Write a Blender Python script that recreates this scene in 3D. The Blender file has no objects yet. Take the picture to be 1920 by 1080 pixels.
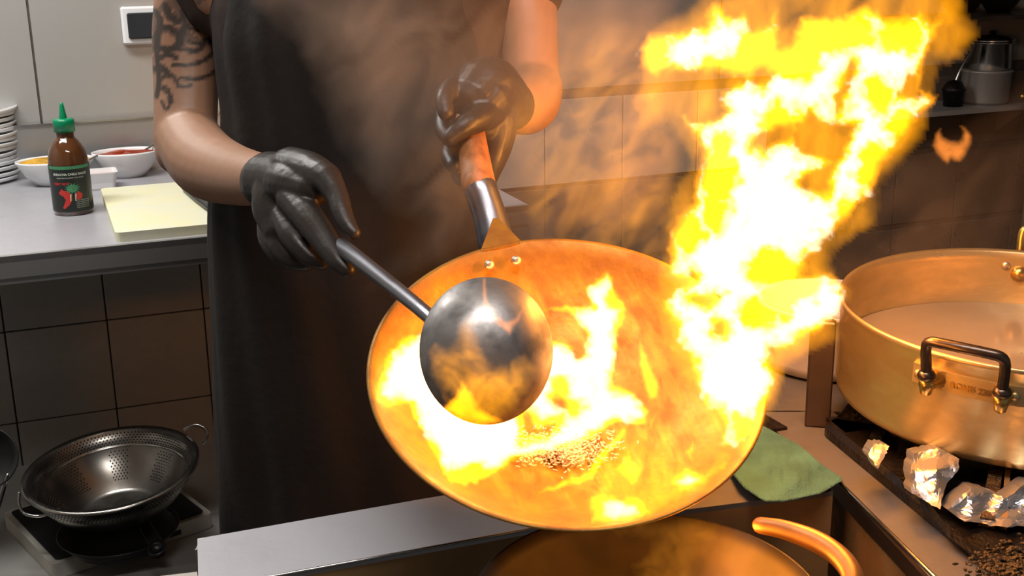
import bpy, math, random
import numpy as np
from mathutils import Vector as V, Matrix
random.seed(4)
SC = bpy.context.scene
COL = SC.collection
# ------------------------------------------------------------------ camera
F = 2300.0; PI = math.pi
_p = math.radians(16.5); _r = math.radians(-0.8)
FW = V((0, math.cos(_p), -math.sin(_p))); _rt = V((1, 0, 0)); _up = _rt.cross(FW)
RT = math.cos(_r) * _rt + math.sin(_r) * _up
UP = -math.sin(_r) * _rt + math.cos(_r) * _up
CAM = V((0, 0, 1.5))
cam = bpy.data.cameras.new('camera'); co = bpy.data.objects.new('camera', cam); COL.objects.link(co)
cam.sensor_width = 36; cam.lens = F / 1920 * 36; cam.clip_start = 0.02
m = Matrix((RT, UP, -FW)).transposed().to_4x4(); m.translation = CAM; co.matrix_world = m
SC.camera = co
# ------------------------------------------------------------------ view, world, lights
SC.view_settings.view_transform = 'Standard'; SC.view_settings.look = 'None'
SC.view_settings.exposure = 0.0; SC.view_settings.gamma = 1.0; SC.view_settings.use_curve_mapping = False
SC.cycles.transparent_max_bounces = 48; SC.cycles.volume_bounces = 0; SC.cycles.max_bounces = 8
SC.cycles.sample_clamp_indirect = 3.0; SC.cycles.caustics_reflective = False; SC.cycles.caustics_refractive = False
w = bpy.data.worlds.new('world'); SC.world = w; w.use_nodes = True
w.node_tree.nodes['Background'].inputs[0].default_value = (0.75, 0.74, 0.72, 1)
w.node_tree.nodes['Background'].inputs[1].default_value = 0.16

def area(name, loc, aim, sx, sy, watt, color):
    l = bpy.data.lights.new(name, 'AREA'); l.shape = 'RECTANGLE'; l.size = sx; l.size_y = sy; l.energy = watt; l.color = color
    o = bpy.data.objects.new(name, l); COL.objects.link(o); o.location = loc
    o.rotation_euler = (V(aim) - V(loc)).to_track_quat('-Z', 'Y').to_euler(); return o
def point(name, loc, watt, color, r):
    l = bpy.data.lights.new(name, 'POINT'); l.energy = watt; l.color = color; l.shadow_soft_size = r
    o = bpy.data.objects.new(name, l); COL.objects.link(o); o.location = loc; return o

def ray(x, y): x = float(x); y = float(y); return (x - 960) / F * RT + (540 - y) / F * UP + FW
def P(x, y, d): return CAM + ray(x, y) * float(d)                     # point at forward distance d
def atz(x, y, z): q = ray(x, y); return CAM + q * ((z - CAM.z) / q.z)
def onpl(x, y, p0, n): q = ray(x, y); return CAM + q * ((p0 - CAM).dot(n) / q.dot(n))

area('ceiling_lamp_light', (-1.3, 2.2, 2.42), (-1.3, 2.35, 0.9), 1.2, 0.3, 40, (1.0, 0.97, 0.92))
area('ceiling_lamp_light', (0.0, 0.7, 2.42), (0.0, 0.9, 0.9), 1.2, 0.3, 20, (1.0, 0.97, 0.93))
FIRE = (1.0, 0.33, 0.035)
point('flame_light', P(1420, 690, 1.2), .8, FIRE, 0.035)
point('flame_light', P(1450, 400, 1.3), 8, FIRE, 0.05)
point('flame_light', P(1580, 130, 1.36), 9, FIRE, 0.05)
point('flame_light', P(1100, 740, 1.20), .3, FIRE, 0.02)
point('flame_light', P(860, 810, 1.16), .2, FIRE, 0.02)
point('burner_light', P(1330, 1010, 1.13), 1.3, FIRE, 0.02)

# ------------------------------------------------------------------ helpers
ORG = {}
def empty(name, loc, label=None, cat=None, group=None, parent=None, kind=None):
    o = bpy.data.objects.new(name, None); COL.objects.link(o); o.empty_display_size = 0.05
    loc = V(loc); ORG[o.name] = loc.copy()
    if parent: o.parent = parent; o.location = loc - ORG[parent.name]
    else: o.location = loc
    tag(o, label, cat, group, kind); return o
def tag(o, label=None, cat=None, group=None, kind=None):
    if label: o['label'] = label
    if cat: o['category'] = cat
    if group: o['group'] = group
    if kind: o['kind'] = kind
    return o
def mesh_obj(name, verts, faces, mat, parent=None, smooth=False, origin=None):
    org = ORG[parent.name] if parent else V(origin or (0, 0, 0))
    me = bpy.data.meshes.new(name)
    vv = np.array([tuple(v) for v in verts], dtype=float).reshape(-1, 3) - np.array(org)
    me.from_pydata(vv.tolist(), [], faces); me.update()
    if smooth: me.polygons.foreach_set('use_smooth', [True] * len(me.polygons))
    if mat: me.materials.append(mat)
    o = bpy.data.objects.new(name, me); COL.objects.link(o)
    ORG[o.name] = org.copy()
    if parent: o.parent = parent
    else: o.location = org
    return o
def cr(pts, k=4):                                              # Catmull-Rom through rows of numbers
    p = np.array([list(q) for q in pts], float)
    if len(p) < 3: return np.array([p[0] + (p[-1] - p[0]) * t for t in np.linspace(0, 1, k + 1)])
    q = np.vstack([2 * p[0] - p[1], p, 2 * p[-1] - p[-2]]); out = []
    for i in range(1, len(q) - 2):
        for t in np.arange(k) / k:
            a, b, c, d = q[i - 1:i + 3]
            out.append(.5 * ((2 * b) + (c - a) * t + (2 * a - 5 * b + 4 * c - d) * t * t + (-a + 3 * b - 3 * c + d) * t ** 3))
    out.append(q[-2]); return np.array(out)
class MB:
    def __init__(s): s.v = []; s.f = []
    def add(s, v, f):
        n = len(s.v); s.v += [V(q) for q in v]; s.f += [tuple(i + n for i in t) for t in f]; return s
    def hexa(s, c):                                            # 8 corners: bottom 4, top 4
        return s.add(c, [(3, 2, 1, 0), (4, 5, 6, 7), (0, 1, 5, 4), (1, 2, 6, 5), (2, 3, 7, 6), (3, 0, 4, 7)])
    def box(s, c, hx, hy, hz, yaw=0, bev=0.0):
        c = V(c); u = V((math.cos(yaw), math.sin(yaw), 0)); w = V((-math.sin(yaw), math.cos(yaw), 0)); z = V((0, 0, 1))
        if bev <= 0:
            return s.hexa([c + u * a * hx + w * b * hy + z * k * hz for k in (-1, 1) for a, b in ((-1, -1), (1, -1), (1, 1), (-1, 1))])
        rings = []
        for zz, ins in ((-hz, bev), (-hz + bev, 0), (hz - bev, 0), (hz, bev)):
            x, y = hx - ins, hy - ins; b2 = bev
            ring = [(-x + b2, -y), (x - b2, -y), (x, -y + b2), (x, y - b2), (x - b2, y), (-x + b2, y), (-x, y - b2), (-x, -y + b2)]
            rings.append([c + u * a + w * b + z * zz for a, b in ring])
        return s.loft(rings)
    def loft(s, rings, caps=True, closed=True):
        n = len(rings[0]); v = [q for r in rings for q in r]; f = []
        for i in range(len(rings) - 1):
            for j in range(n if closed else n - 1):
                k = (j + 1) % n; f.append((i * n + j, i * n + k, (i + 1) * n + k, (i + 1) * n + j))
        if caps: f.append(tuple(range(n - 1, -1, -1))); f.append(tuple((len(rings) - 1) * n + j for j in range(n)))
        return s.add(v, f)
    def prism(s, poly, vec, bev=0):                            # 3-D polygon swept along vec
        vec = V(vec); return s.loft([[V(p) for p in poly], [V(p) + vec for p in poly]])
    def lathe(s, prof, c, n=(0, 0, 1), seg=48, xdir=None, caps=False, closed=False):
        prof = [(float(r), float(h)) for r, h in prof]; c = V(c); n = V(n).normalized(); a = n.cross(V(xdir) if xdir else V((0.31, 0.2, 0.93) if abs(n.z) < .9 else (0, 1, 0))).normalized(); b = n.cross(a)
        rings = [[c + n * h + r * (math.cos(t) * a + math.sin(t) * b) for t in (2 * PI * i / seg for i in range(seg))] for r, h in prof]
        if closed: rings.append(rings[0])
        return s.loft(rings, caps)
    def tube(s, path, rad, seg=12, flat=1.0, k=4, ends=True, ref=None):
        pts = [V(p) for p in path]; rad = rad if hasattr(rad, '__len__') else [rad] * len(pts)
        rows = cr([list(p) + [r] for p, r in zip(pts, rad)], k) if k > 1 else np.array([list(p) + [r] for p, r in zip(pts, rad)])
        C = [V(q[:3]) for q in rows]; R = [max(float(q[3]), 1e-4) for q in rows]
        rings = []; up = None
        for i, c in enumerate(C):
            t = (C[min(i + 1, len(C) - 1)] - C[max(i - 1, 0)]).normalized()
            if up is None: up = V(ref) if ref else (V((0, 0, 1)) if abs(t.z) < .9 else V((1, 0, 0)))
            a = (up - t * up.dot(t)).normalized(); up = a; b = t.cross(a)
            rings.append((c, t, a, b, R[i]))
        out = []
        def ring(c, a, b, r): return [c + r * (math.cos(2 * PI * j / seg) * a * flat + math.sin(2 * PI * j / seg) * b) for j in range(seg)]
        if ends:
            c, t, a, b, r = rings[0]
            for q in (80, 55, 28): out.append(ring(c - t * r * math.sin(math.radians(q)), a, b, r * math.cos(math.radians(q))))
        for c, t, a, b, r in rings: out.append(ring(c, a, b, r))
        if ends:
            c, t, a, b, r = rings[-1]
            for q in (28, 55, 80): out.append(ring(c + t * r * math.sin(math.radians(q)), a, b, r * math.cos(math.radians(q))))
        return s.loft(out)
    def ellip(s, c, rx, ry, rz, seg=24, rings=14, M=None):
        c = V(c); R = []
        for i in range(rings + 1):
            t = PI * (i + .02) / (rings + .04)
            ring = []
            for j in range(seg):
                q = V((rx * math.sin(t) * math.cos(2 * PI * j / seg), ry * math.sin(t) * math.sin(2 * PI * j / seg), -rz * math.cos(t)))
                ring.append(c + (M @ q if M else q))
            R.append(ring)
        return s.loft(R)
    def build(s, name, mat, parent=None, smooth=False, origin=None):
        return mesh_obj(name, s.v, s.f, mat, parent, smooth, origin)
    def remesh(s, name, mat, parent, vox, smooth=4):
        o = mesh_obj(name + '_tmp', s.v, s.f, None, None)
        md = o.modifiers.new('r', 'REMESH'); md.mode = 'VOXEL'; md.voxel_size = vox; md.use_smooth_shade = True
        sm = o.modifiers.new('s', 'SMOOTH'); sm.factor = .5; sm.iterations = smooth
        dg = bpy.context.evaluated_depsgraph_get(); me = bpy.data.meshes.new_from_object(o.evaluated_get(dg))
        bpy.data.objects.remove(o)
        n = len(me.vertices); a = np.empty(n * 3); me.vertices.foreach_get('co', a)
        org = ORG[parent.name] if parent else V((0, 0, 0))
        a = (a.reshape(-1, 3) - np.array(org)).ravel(); me.vertices.foreach_set('co', a); me.update()
        me.polygons.foreach_set('use_smooth', [True] * len(me.polygons))
        me.materials.clear(); me.materials.append(mat); me.name = name
        q = bpy.data.objects.new(name, me); COL.objects.link(q); ORG[q.name] = org.copy()
        if parent: q.parent = parent
        return q
def dup(o, off=(0, 0, 0), parent=None):
    c = o.copy(); COL.objects.link(c); c.parent = parent; c.location = o.location + V(off) if not parent else o.location
    for ch in list(o.children): dup(ch, (0, 0, 0), c)
    return c

# ------------------------------------------------------------------ materials
def newmat(name):
    mt = bpy.data.materials.new(name); mt.use_nodes = True; nt = mt.node_tree
    return mt, nt, nt.nodes, nt.links
def mat(name, col, rough=.5, metal=0.0, vary=0.0, vscale=8, col2=None, bump=0.0, bscale=40, stretch=(1, 1, 1), rvary=0.0, trans=0.0, coat=0.0, sss=0.0, ior=1.45):
    mt, nt, N, L = newmat(name); b = N['Principled BSDF']
    b.inputs['Roughness'].default_value = rough; b.inputs['Metallic'].default_value = metal
    b.inputs['Base Color'].default_value = (*col, 1); b.inputs['Transmission Weight'].default_value = trans
    b.inputs['Coat Weight'].default_value = coat; b.inputs['IOR'].default_value = ior
    if sss: b.inputs['Subsurface Weight'].default_value = sss; b.inputs['Subsurface Scale'].default_value = .01; b.inputs['Subsurface Radius'].default_value = (1, .4, .2)
    tc = N.new('ShaderNodeTexCoord'); mp = N.new('ShaderNodeMapping'); L.new(tc.outputs['Object'], mp.inputs[0]); mp.inputs['Scale'].default_value = stretch
    if vary or rvary:
        n = N.new('ShaderNodeTexNoise'); n.inputs['Scale'].default_value = vscale; n.inputs['Detail'].default_value = 6; L.new(mp.outputs[0], n.inputs['Vector'])
        r = N.new('ShaderNodeMapRange'); r.inputs[1].default_value = .35; r.inputs[2].default_value = .65; L.new(n.outputs[0], r.inputs[0])
        if vary:
            mx = N.new('ShaderNodeMix'); mx.data_type = 'RGBA'; c2 = col2 or tuple(c * (1 - vary) for c in col)
            mx.inputs['A'].default_value = (*col, 1); mx.inputs['B'].default_value = (*c2, 1)
            L.new(r.outputs[0], mx.inputs['Factor']); L.new(mx.outputs['Result'], b.inputs['Base Color'])
        if rvary:
            q = N.new('ShaderNodeMapRange'); q.inputs[3].default_value = max(rough - rvary, .02); q.inputs[4].default_value = rough + rvary
            L.new(r.outputs[0], q.inputs[0]); L.new(q.outputs[0], b.inputs['Roughness'])
    if bump:
        n = N.new('ShaderNodeTexNoise'); n.inputs['Scale'].default_value = bscale; n.inputs['Detail'].default_value = 4; L.new(mp.outputs[0], n.inputs['Vector'])
        bp = N.new('ShaderNodeBump'); bp.inputs['Strength'].default_value = bump; bp.inputs['Distance'].default_value = .004
        L.new(n.outputs[0], bp.inputs['Height']); L.new(bp.outputs[0], b.inputs['Normal'])
    return mt
def fire(name, vol, surf=(1, .45, .05), ss=.004):
    mt, nt, N, L = newmat(name); N.remove(N['Principled BSDF']); out = N['Material Output']
    e = N.new('ShaderNodeEmission'); e.inputs[0].default_value = (*[c / max(vol) for c in vol], 1); e.inputs[1].default_value = max(vol); L.new(e.outputs[0], out.inputs['Volume'])
    t = N.new('ShaderNodeBsdfTransparent'); s = N.new('ShaderNodeEmission'); s.inputs[0].default_value = (*surf, 1); s.inputs[1].default_value = ss
    a = N.new('ShaderNodeAddShader'); L.new(t.outputs[0], a.inputs[0]); L.new(s.outputs[0], a.inputs[1]); L.new(a.outputs[0], out.inputs['Surface'])
    return mt
def smokemat(name, dens, col=(.62, .5, .4)):
    mt, nt, N, L = newmat(name); N.remove(N['Principled BSDF']); out = N['Material Output']
    e = N.new('ShaderNodeVolumeScatter'); e.inputs[0].default_value = (*col, 1); e.inputs['Density'].default_value = dens; L.new(e.outputs[0], out.inputs['Volume'])
    return mt
M = dict(
 steel=mat('brushed_steel', (.42, .42, .42), .36, .7, .18, 3, bump=.05, bscale=60, stretch=(1, 1, .08), rvary=.06),
 steelp=mat('steel_sheet', (.52, .51, .49), .42, .55, .25, 2.5, bump=.03, bscale=40, stretch=(1, 1, .15), rvary=.08),
 steeltop=mat('worn_steel_top', (.50, .50, .54), .38, .38, .22, 7, bump=.05, bscale=90, rvary=.1),
 chrome=mat('polished_steel', (.55, .54, .52), .2, 1, .15, 20, rvary=.08),
 tile=mat('glazed_tile', (.50, .47, .42), .3, 0, .15, 6, rvary=.1),
 tiledark=mat('dark_brown_tile', (.15, .12, .095), .35, 0, .25, 6, rvary=.1),
 grout=mat('grout', (.10, .09, .08), .9, 0, .3, 30),
 floor=mat('floor_tile', (.05, .048, .045), .5, 0, .4, 5),
 ceil=mat('ceiling_paint', (.55, .54, .52), .8),
 wallp=mat('wall_paint', (.4, .39, .37), .8),
 white=mat('white_porcelain', (.80, .81, .83), .18, 0, .03, 20, coat=.3),
 switchw=mat('white_plastic', (.72, .73, .75), .35), switchb=mat('dark_rocker', (.02, .024, .03), .35),
 board=mat('worn_cutting_board', (.70, .70, .56), .55, 0, .3, 9, col2=(.74, .71, .44), bump=.1, bscale=120),
 black=mat('black_plastic', (.012, .012, .013), .35),
 iron=mat('greasy_cast_iron', (.012, .008, .006), .38, .3, .7, 30, bump=.5, bscale=160, rvary=.2),
 grime=mat('burnt_grime', (.03, .016, .006), .35, .2, .8, 60, col2=(.10, .055, .015), bump=1, bscale=300),
 wokin=mat('firelit_seasoned_wok', (.34, .17, .018), .5, .35, .3, 30, col2=(.22, .09, .01), bump=.15, bscale=120, rvary=.1),  # seasoned brown, with the flames' orange put into the base colour
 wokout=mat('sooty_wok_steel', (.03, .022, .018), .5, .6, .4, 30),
 rivet=mat('rivet_steel', (.6, .5, .4), .35, .9),
 ladle=mat('dark_ladle_steel', (.33, .31, .30), .52, .85, .6, 34, rvary=.12, bump=.1, bscale=60),
 ladleh=mat('ladle_handle_steel', (.24, .24, .27), .34, .9, .3, 15, rvary=.1),
 wood=mat('worn_wood_handle', (.50, .20, .07), .5, 0, .6, 14, bump=.2, bscale=60, stretch=(3, 3, .6)),
 alu=mat('dented_aluminium', (.70, .53, .26), .38, .85, .35, 10, bump=.18, bscale=26, rvary=.12, stretch=(1, 1, 2.2)),
 brass=mat('brass', (.7, .45, .14), .3, 1, .3, 40),
 handle=mat('darkened_steel_handle', (.13, .095, .075), .3, .9, .4, 40),
 water=mat('cloudy_water', (.27, .22, .16), .12, 0, .2, 5),
 foil=mat('aluminium_foil', (.62, .62, .64), .32, .9, .1, 30),
 cloth=mat('green_scouring_cloth', (.055, .165, .15), .9, 0, .35, 18, bump=.6, bscale=300),
 apron=mat('black_apron_cloth', (.011, .007, .006), .8, 0, .35, 7, bump=.25, bscale=60),
 shirt=mat('dark_shirt_cloth', (.032, .018, .013), .85, 0, .3, 9, bump=.2, bscale=50),
 trousers=mat('black_trousers', (.012, .011, .011), .85), shoe=mat('black_shoes', (.01, .01, .01), .4),
 hair=mat('dark_hair', (.02, .013, .009), .5, bump=.5, bscale=150),
 eye=mat('eye', (.8, .8, .78), .2), iris=mat('iris', (.06, .03, .015), .2),
 bottle=mat('amber_sauce_bottle', (.09, .032, .010), .1, 0, .3, 5, coat=1),
 lbl=mat('black_label', (.012, .016, .014), .3), green=mat('green_cap_plastic', (.0, .20, .085), .3),
 leafg=mat('label_green', (.05, .22, .10), .4), red=mat('label_red', (.50, .03, .025), .4), ink=mat('label_white', (.55, .58, .52), .4), stemg=mat('label_cream', (.5, .5, .3), .4),
 sauce=mat('red_chilli_sauce', (.38, .05, .015), .3, 0, .4, 40, bump=.4, bscale=120), pickle=mat('yellow_pickle', (.62, .34, .03), .35, 0, .3, 60),
 cream=mat('pale_pickled_slices', (.75, .70, .55), .4), rosy=mat('pinkish_dip', (.60, .46, .43), .5),
 colander=mat('perforated_steel', (.34, .32, .29), .25, 1, .2, 12, rvary=.06),
 hole=mat('dark_hole', (.008, .007, .006), .9), campbox=mat('camping_stove_metal', (.55, .53, .47), .45, .3, .2, 12),
 loop=mat('heated_wok_loop', (.30, .13, .035), .42, .5, .4, 30),
 bin=mat('pale_plastic_tub', (.40, .37, .38), .5), post=mat('stained_steel_post', (.09, .06, .045), .4, .6, .5, 12),
 rice=mat('rice_grains', (.55, .38, .28), .35), cupbd=mat('grey_green_panel', (.16, .16, .13), .5, .3, .2, 3),
 sidesteel=mat('shaded_dark_steel', (.22, .215, .22), .42, .6, .3, 14, bump=.1, bscale=60, rvary=.1),  # darkened steel: weak firelight around the wok put into the colour
 burn=mat('burnt_steel_side', (.40, .24, .10), .4, .35, .5, 9, col2=(.25, .14, .06), rvary=.15),
)
skin, nt, N, L = newmat('tattooed_skin'); b = N['Principled BSDF']
at = N.new('ShaderNodeAttribute'); at.attribute_name = 'ink'
nz = N.new('ShaderNodeTexNoise'); nz.inputs['Scale'].default_value = 25; nz.inputs['Detail'].default_value = 5
mx = N.new('ShaderNodeMix'); mx.data_type = 'RGBA'; mx.inputs['A'].default_value = (.36, .20, .125, 1); mx.inputs['B'].default_value = (.30, .155, .09, 1); L.new(nz.outputs[0], mx.inputs['Factor'])
m2 = N.new('ShaderNodeMix'); m2.data_type = 'RGBA'; m2.inputs['B'].default_value = (.030, .026, .024, 1); L.new(mx.outputs['Result'], m2.inputs['A']); L.new(at.outputs['Fac'], m2.inputs['Factor']); L.new(m2.outputs['Result'], b.inputs['Base Color'])
b.inputs['Roughness'].default_value = .48; b.inputs['Subsurface Weight'].default_value = .05; b.inputs['Subsurface Scale'].default_value = .008
bp = N.new('ShaderNodeBump'); bp.inputs['Strength'].default_value = .12; n2 = N.new('ShaderNodeTexNoise'); n2.inputs['Scale'].default_value = 180; L.new(n2.outputs[0], bp.inputs['Height']); L.new(bp.outputs[0], b.inputs['Normal']); bp.inputs['Distance'].default_value = .002
M['skin'] = skin
M['glove'] = mat('black_nitrile_glove', (.026, .020, .017), .40, 0, .3, 30, bump=.3, bscale=60, rvary=.06)
M['fire'] = fire('flame', (80, 25, .12)); M['core'] = fire('flame_core', (40, 36, 27), (1, .8, .3))
M['veil'] = fire('thin_flame', (17, 6.0, .1)); M['wisp'] = fire('faint_flame_glow', (4.2, 1.5, .1)); M['curl'] = fire('orange_flame', (40, 11, 1.5))  # faint glow shared by thin flames, wok reflections and lit smoke
M['smoke'] = smokemat('smoke', 1.6); M['smoke2'] = smokemat('thin_smoke', .7, (.7, .58, .46))

# ------------------------------------------------------------------ the room
YAW = math.radians(21); U = V((math.cos(YAW), math.sin(YAW), 0)); W = V((-math.sin(YAW), math.cos(YAW), 0)); Z = V((0, 0, 1))
W0 = atz(60, 330, .9); W0.z = 0                                   # a point at the foot of the back wall
def wp(s, z, out=0): return W0 + U * s + Z * z - W * out          # point on the back wall
def quadbox(a, b, c, d, thick): return MB().prism([a, b, c, d], thick)
S0, S1 = -1.6, 3.9
mb = MB().hexa([wp(S0, 0), wp(S1, 0), wp(S1, 0, -.15), wp(S0, 0, -.15), wp(S0, 2.6), wp(S1, 2.6), wp(S1, 2.6, -.15), wp(S0, 2.6, -.15)])
wall = tag(mb.build('wall_back', M['grout'], origin=wp(0, 0)), 'kitchen back wall with beige tiles under steel sheets', kind='structure')
corner = [wp(S0, 0, -.15), wp(S1, 0, -.15), wp(S1, 0, 4.6), wp(S0, 0, 4.6)]
tag(MB().prism(corner, (0, 0, -.1)).build('floor', M['floor']), kind='structure')
tag(MB().prism([c + Z * 2.6 for c in corner], (0, 0, .1)).build('ceiling', M['ceil']), kind='structure')
for nm, s in (('wall_left', S0), ('wall_right', S1)):
    e = -.1 if nm == 'wall_left' else .1
    tag(MB().prism([wp(s, 0, 0), wp(s, 0, 4.6), wp(s, 2.6, 4.6), wp(s, 2.6, 0)], U * e).build(nm, M['wallp']), kind='structure')
# tiles, each its own piece on the back wall
tproto = tdark = None; PT = .2555
for i in range(-6, 14):
    for j in range(-1, 3):
        if i * PT + .141 > S1 - .3: continue
        z0 = .24 + .2555 * j; zc = z0 + PT / 2; sc_ = .141 + PT * i + PT / 2
        if j == -1: z0, zc = 0.0, .12
        h = (PT if j >= 0 else .24) / 2 - .002
        if tproto is None or j == -1:
            q = MB().box((0, 0, 0), PT / 2 - .002, .004, h, YAW, .0015)
            t = q.build('tile', M['tile'], origin=(0, 0, 0))
            if j != -1: tproto = t
        else: t = tproto.copy(); COL.objects.link(t)
        if (j < 2 and i * PT > 1.0) or i * PT > 2.0:  # tiles low down and far right take a darker brown
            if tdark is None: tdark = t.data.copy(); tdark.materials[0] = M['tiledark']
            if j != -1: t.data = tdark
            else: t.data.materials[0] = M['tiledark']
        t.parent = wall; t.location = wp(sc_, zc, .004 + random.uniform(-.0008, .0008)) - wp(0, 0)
# steel sheets above, each its own piece
for a, b_ in ((-1.55, .036), (.042, 1.02), (1.026, 2.0), (2.006, 2.98), (2.986, 3.85)):
    MB().hexa([wp(a, 1.035, 0), wp(b_, 1.035, 0), wp(b_, 1.035, .004), wp(a, 1.035, .004), wp(a, 2.55, 0), wp(b_, 2.55, 0), wp(b_, 2.55, .004), wp(a, 2.55, .004)][::1]).build('steel_sheet', M['steelp'], wall)
# ceiling lamps (the fittings that hold the light)
for c in ((-1.3, 2.2), (0.0, .7)):
    lm = empty('ceiling_lamp', (c[0], c[1], 2.6), 'long ceiling lamp above the ' + ('tiled back counter' if c[0] < -1 else 'wok station'), 'lamp')
    MB().box((c[0], c[1], 2.54), .65, .2, .058, 0, .01).build('housing', M['switchw'], lm)
# wall switch
sw = empty('wall_switch', wp(.305, 1.22), 'white light switch with a dark rocker on the steel wall sheet', 'switch')
c = onpl(266, 47, wp(0, 0, .02), W)
MB().box(onpl(268, 47, wp(0, 0, .018), W), .052, .014, .047, YAW, .005).build('frame', M['switchw'], sw)
MB().box(onpl(268, 48, wp(0, 0, .035), W), .037, .006, .032, YAW, .003).build('rocker', M['switchb'], sw)

# ------------------------------------------------------------------ back counter
CZ = .9
A = atz(0, 483, CZ); E = atz(985, 381, CZ); cu = U.copy(); cw = V((-cu.y, cu.x, 0))
ct = empty('back_counter', A, 'long brushed steel counter along the tiled wall behind the cook', 'counter')
def cpt(s, t, z): return A + cu * s + cw * t + Z * (z - CZ)
L0, L1 = -.55, (E - A).dot(cu); dep = (wp(.1, 0) - A).dot(cw) - .01
MB().prism([cpt(L0, 0, CZ), cpt(L1, 0, CZ), cpt(L1, dep, CZ), cpt(L0, dep, CZ)], (0, 0, -.012)).build('worktop', M['steeltop'], ct)
fr = MB(); fr.prism([cpt(L0, 0, CZ + .001), cpt(L1, 0, CZ + .001), cpt(L1, .012, CZ + .001), cpt(L0, .012, CZ + .001)], (0, 0, -.044))
fr.prism([cpt(L0, .012, CZ - .036), cpt(L1, .012, CZ - .036), cpt(L1, .05, CZ - .036), cpt(L0, .05, CZ - .036)], (0, 0, -.022))
fr.build('front_edge', M['steel'], ct)
MB().prism([cpt(L0, dep - .025, CZ), cpt(L1, dep - .025, CZ), cpt(L1, dep - .005, CZ), cpt(L0, dep - .005, CZ)], (0, 0, .133)).build('upstand', M['steel'], ct)
MB().prism([cpt(L0, dep - .03, CZ + .133), cpt(L1, dep - .03, CZ + .133), cpt(L1, dep + .004, CZ + .133), cpt(L0, dep + .004, CZ + .133)], (0, 0, .004)).build('upstand_lip', M['chrome'], ct)
for s, t in ((L0 + .05, .1), (L1 - .06, .1), (L0 + .05, dep - .06), (L1 - .06, dep - .06)):
    MB().tube([cpt(s, t, CZ - .012), cpt(s, t, 0.0)], .018, k=1, ends=False).build('leg', M['steel'], ct)

# plates: each one a thing
pc = atz(-50, 338, CZ); rp = .122
prof = [(0.001, .004), (.07, .004), (.078, .007), (rp - .004, .0165), (rp - .001, .0175), (rp, .016), (rp - .002, .0085), (.085, .002), (.078, 0), (.001, 0)]
base = MB().lathe(prof, pc, seg=56).build('plate', M['white'], smooth=True, origin=pc)
names = ['bottom', 'second', 'third', 'fourth', 'fifth', 'sixth', 'seventh', 'eighth', 'ninth', 'tenth', 'eleventh', 'twelfth', 'thirteenth', 'fourteenth', 'fifteenth', 'sixteenth']
NP = 15
for i in range(NP):
    o = base if i == 0 else base.copy()
    if i: COL.objects.link(o)
    o.location = pc + V((random.uniform(-.005, .005), random.uniform(-.004, .004), 0.0118 * i))
    ang = -.0; o.rotation_euler = (random.uniform(-.02, .02), random.uniform(-.02, .02), 0)
    lab = 'white porcelain plate at the very bottom of the stack on the steel counter' if i == 0 else ('topmost white porcelain plate of the stack on the steel counter' if i == NP - 1 else 'white porcelain plate, %s from the bottom of the stack on the steel counter' % names[i])
    tag(o, lab, 'plate', 'stacked white plates on the back counter')

# oval bowls
def bowl(name, label, px0, px1, pyb, h, ratio, fill):
    c = atz((px0 + px1) / 2, pyb, CZ); rx = (px1 - px0) / 2 / F * ((c - CAM).dot(FW))
    c = c + cw * rx * ratio * .55; t = empty(name, c, label, 'bowl')
    mbx = MB(); prf = [(0.01, .006), (.45, .007), (.72, h * .45), (.93, h * .93), (.96, h), (1.0, h), (.99, h * .93), (.78, h * .4), (.5, .0), (.01, 0)]
    rings = [[c + cu * (r * rx * math.cos(a)) + cw * (r * rx * ratio * math.sin(a)) + Z * z for a in (2 * PI * i / 48 for i in range(48))] for r, z in prf]
    mbx.loft(rings).build('bowl_body', M['white'], t, True)
    return t, c, rx
t, c, rx = bowl('oval_bowl', 'white oval bowl of yellow pickles half behind the sauce bottle', 38, 180, 350, .062, .68, 0)
f = MB(); f.loft([[c + cu * (r * rx * math.cos(a)) + cw * (r * rx * .68 * math.sin(a)) + Z * (z + .005 * math.sin(5 * a)) for a in (2 * PI * i / 32 for i in range(32))] for r, z in ((.90, .054), (.5, .062), (.01, .064))])
tag(f.build('pickles', M['pickle'], origin=c), 'heap of yellow pickles inside the left oval bowl', 'food', kind='stuff')
k = MB()
for i in range(7): k.ellip(c + cu * random.uniform(.0, .05) + cw * random.uniform(-.02, .03) + Z * .067, .018, .013, .007, 10, 6, Matrix.Rotation(random.uniform(0, 3), 3, 'Z'))
tag(k.build('pickled_slices', M['cream'], smooth=True, origin=c), 'pale pickled slices on top of the yellow pickles', 'food', kind='stuff')
t, c, rx = bowl('oval_bowl', 'white oval bowl of red sauce right of the sauce bottle', 180, 304, 335, .066, .7, 0)
f = MB(); f.loft([[c + cu * (r * rx * math.cos(a)) + cw * (r * rx * .7 * math.sin(a)) + Z * (z + .003 * math.sin(4 * a + 1)) for a in (2 * PI * i / 32 for i in range(32))] for r, z in ((.93, .058), (.5, .062), (.01, .063))])
tag(f.build('chilli_sauce', M['sauce'], origin=c), 'red chilli sauce filling the right oval bowl', 'sauce', kind='stuff')
sp = empty('spoon', c, 'thin steel spoon leaning out of the bowl of red sauce', 'spoon')
d0 = (c - CAM).dot(FW)
MB().tube([P(244, 298, d0), P(262, 287, d0), P(291, 270, d0 + .03)], [.003, .0026, .003], 8).build('handle', M['chrome'], sp, True)
MB().ellip(P(238, 301, d0 - .005), .018, .012, .005, 16, 8).build('spoon_bowl', M['chrome'], sp, True)
sp2 = empty('spoon', P(170, 300, 2.75), 'steel spoon handle poking out of the bowl of yellow pickles', 'spoon')
MB().tube([P(150, 308, 2.72), P(182, 292, 2.80)], .0025, 8, k=2).build('handle', M['chrome'], sp2, True)
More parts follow.
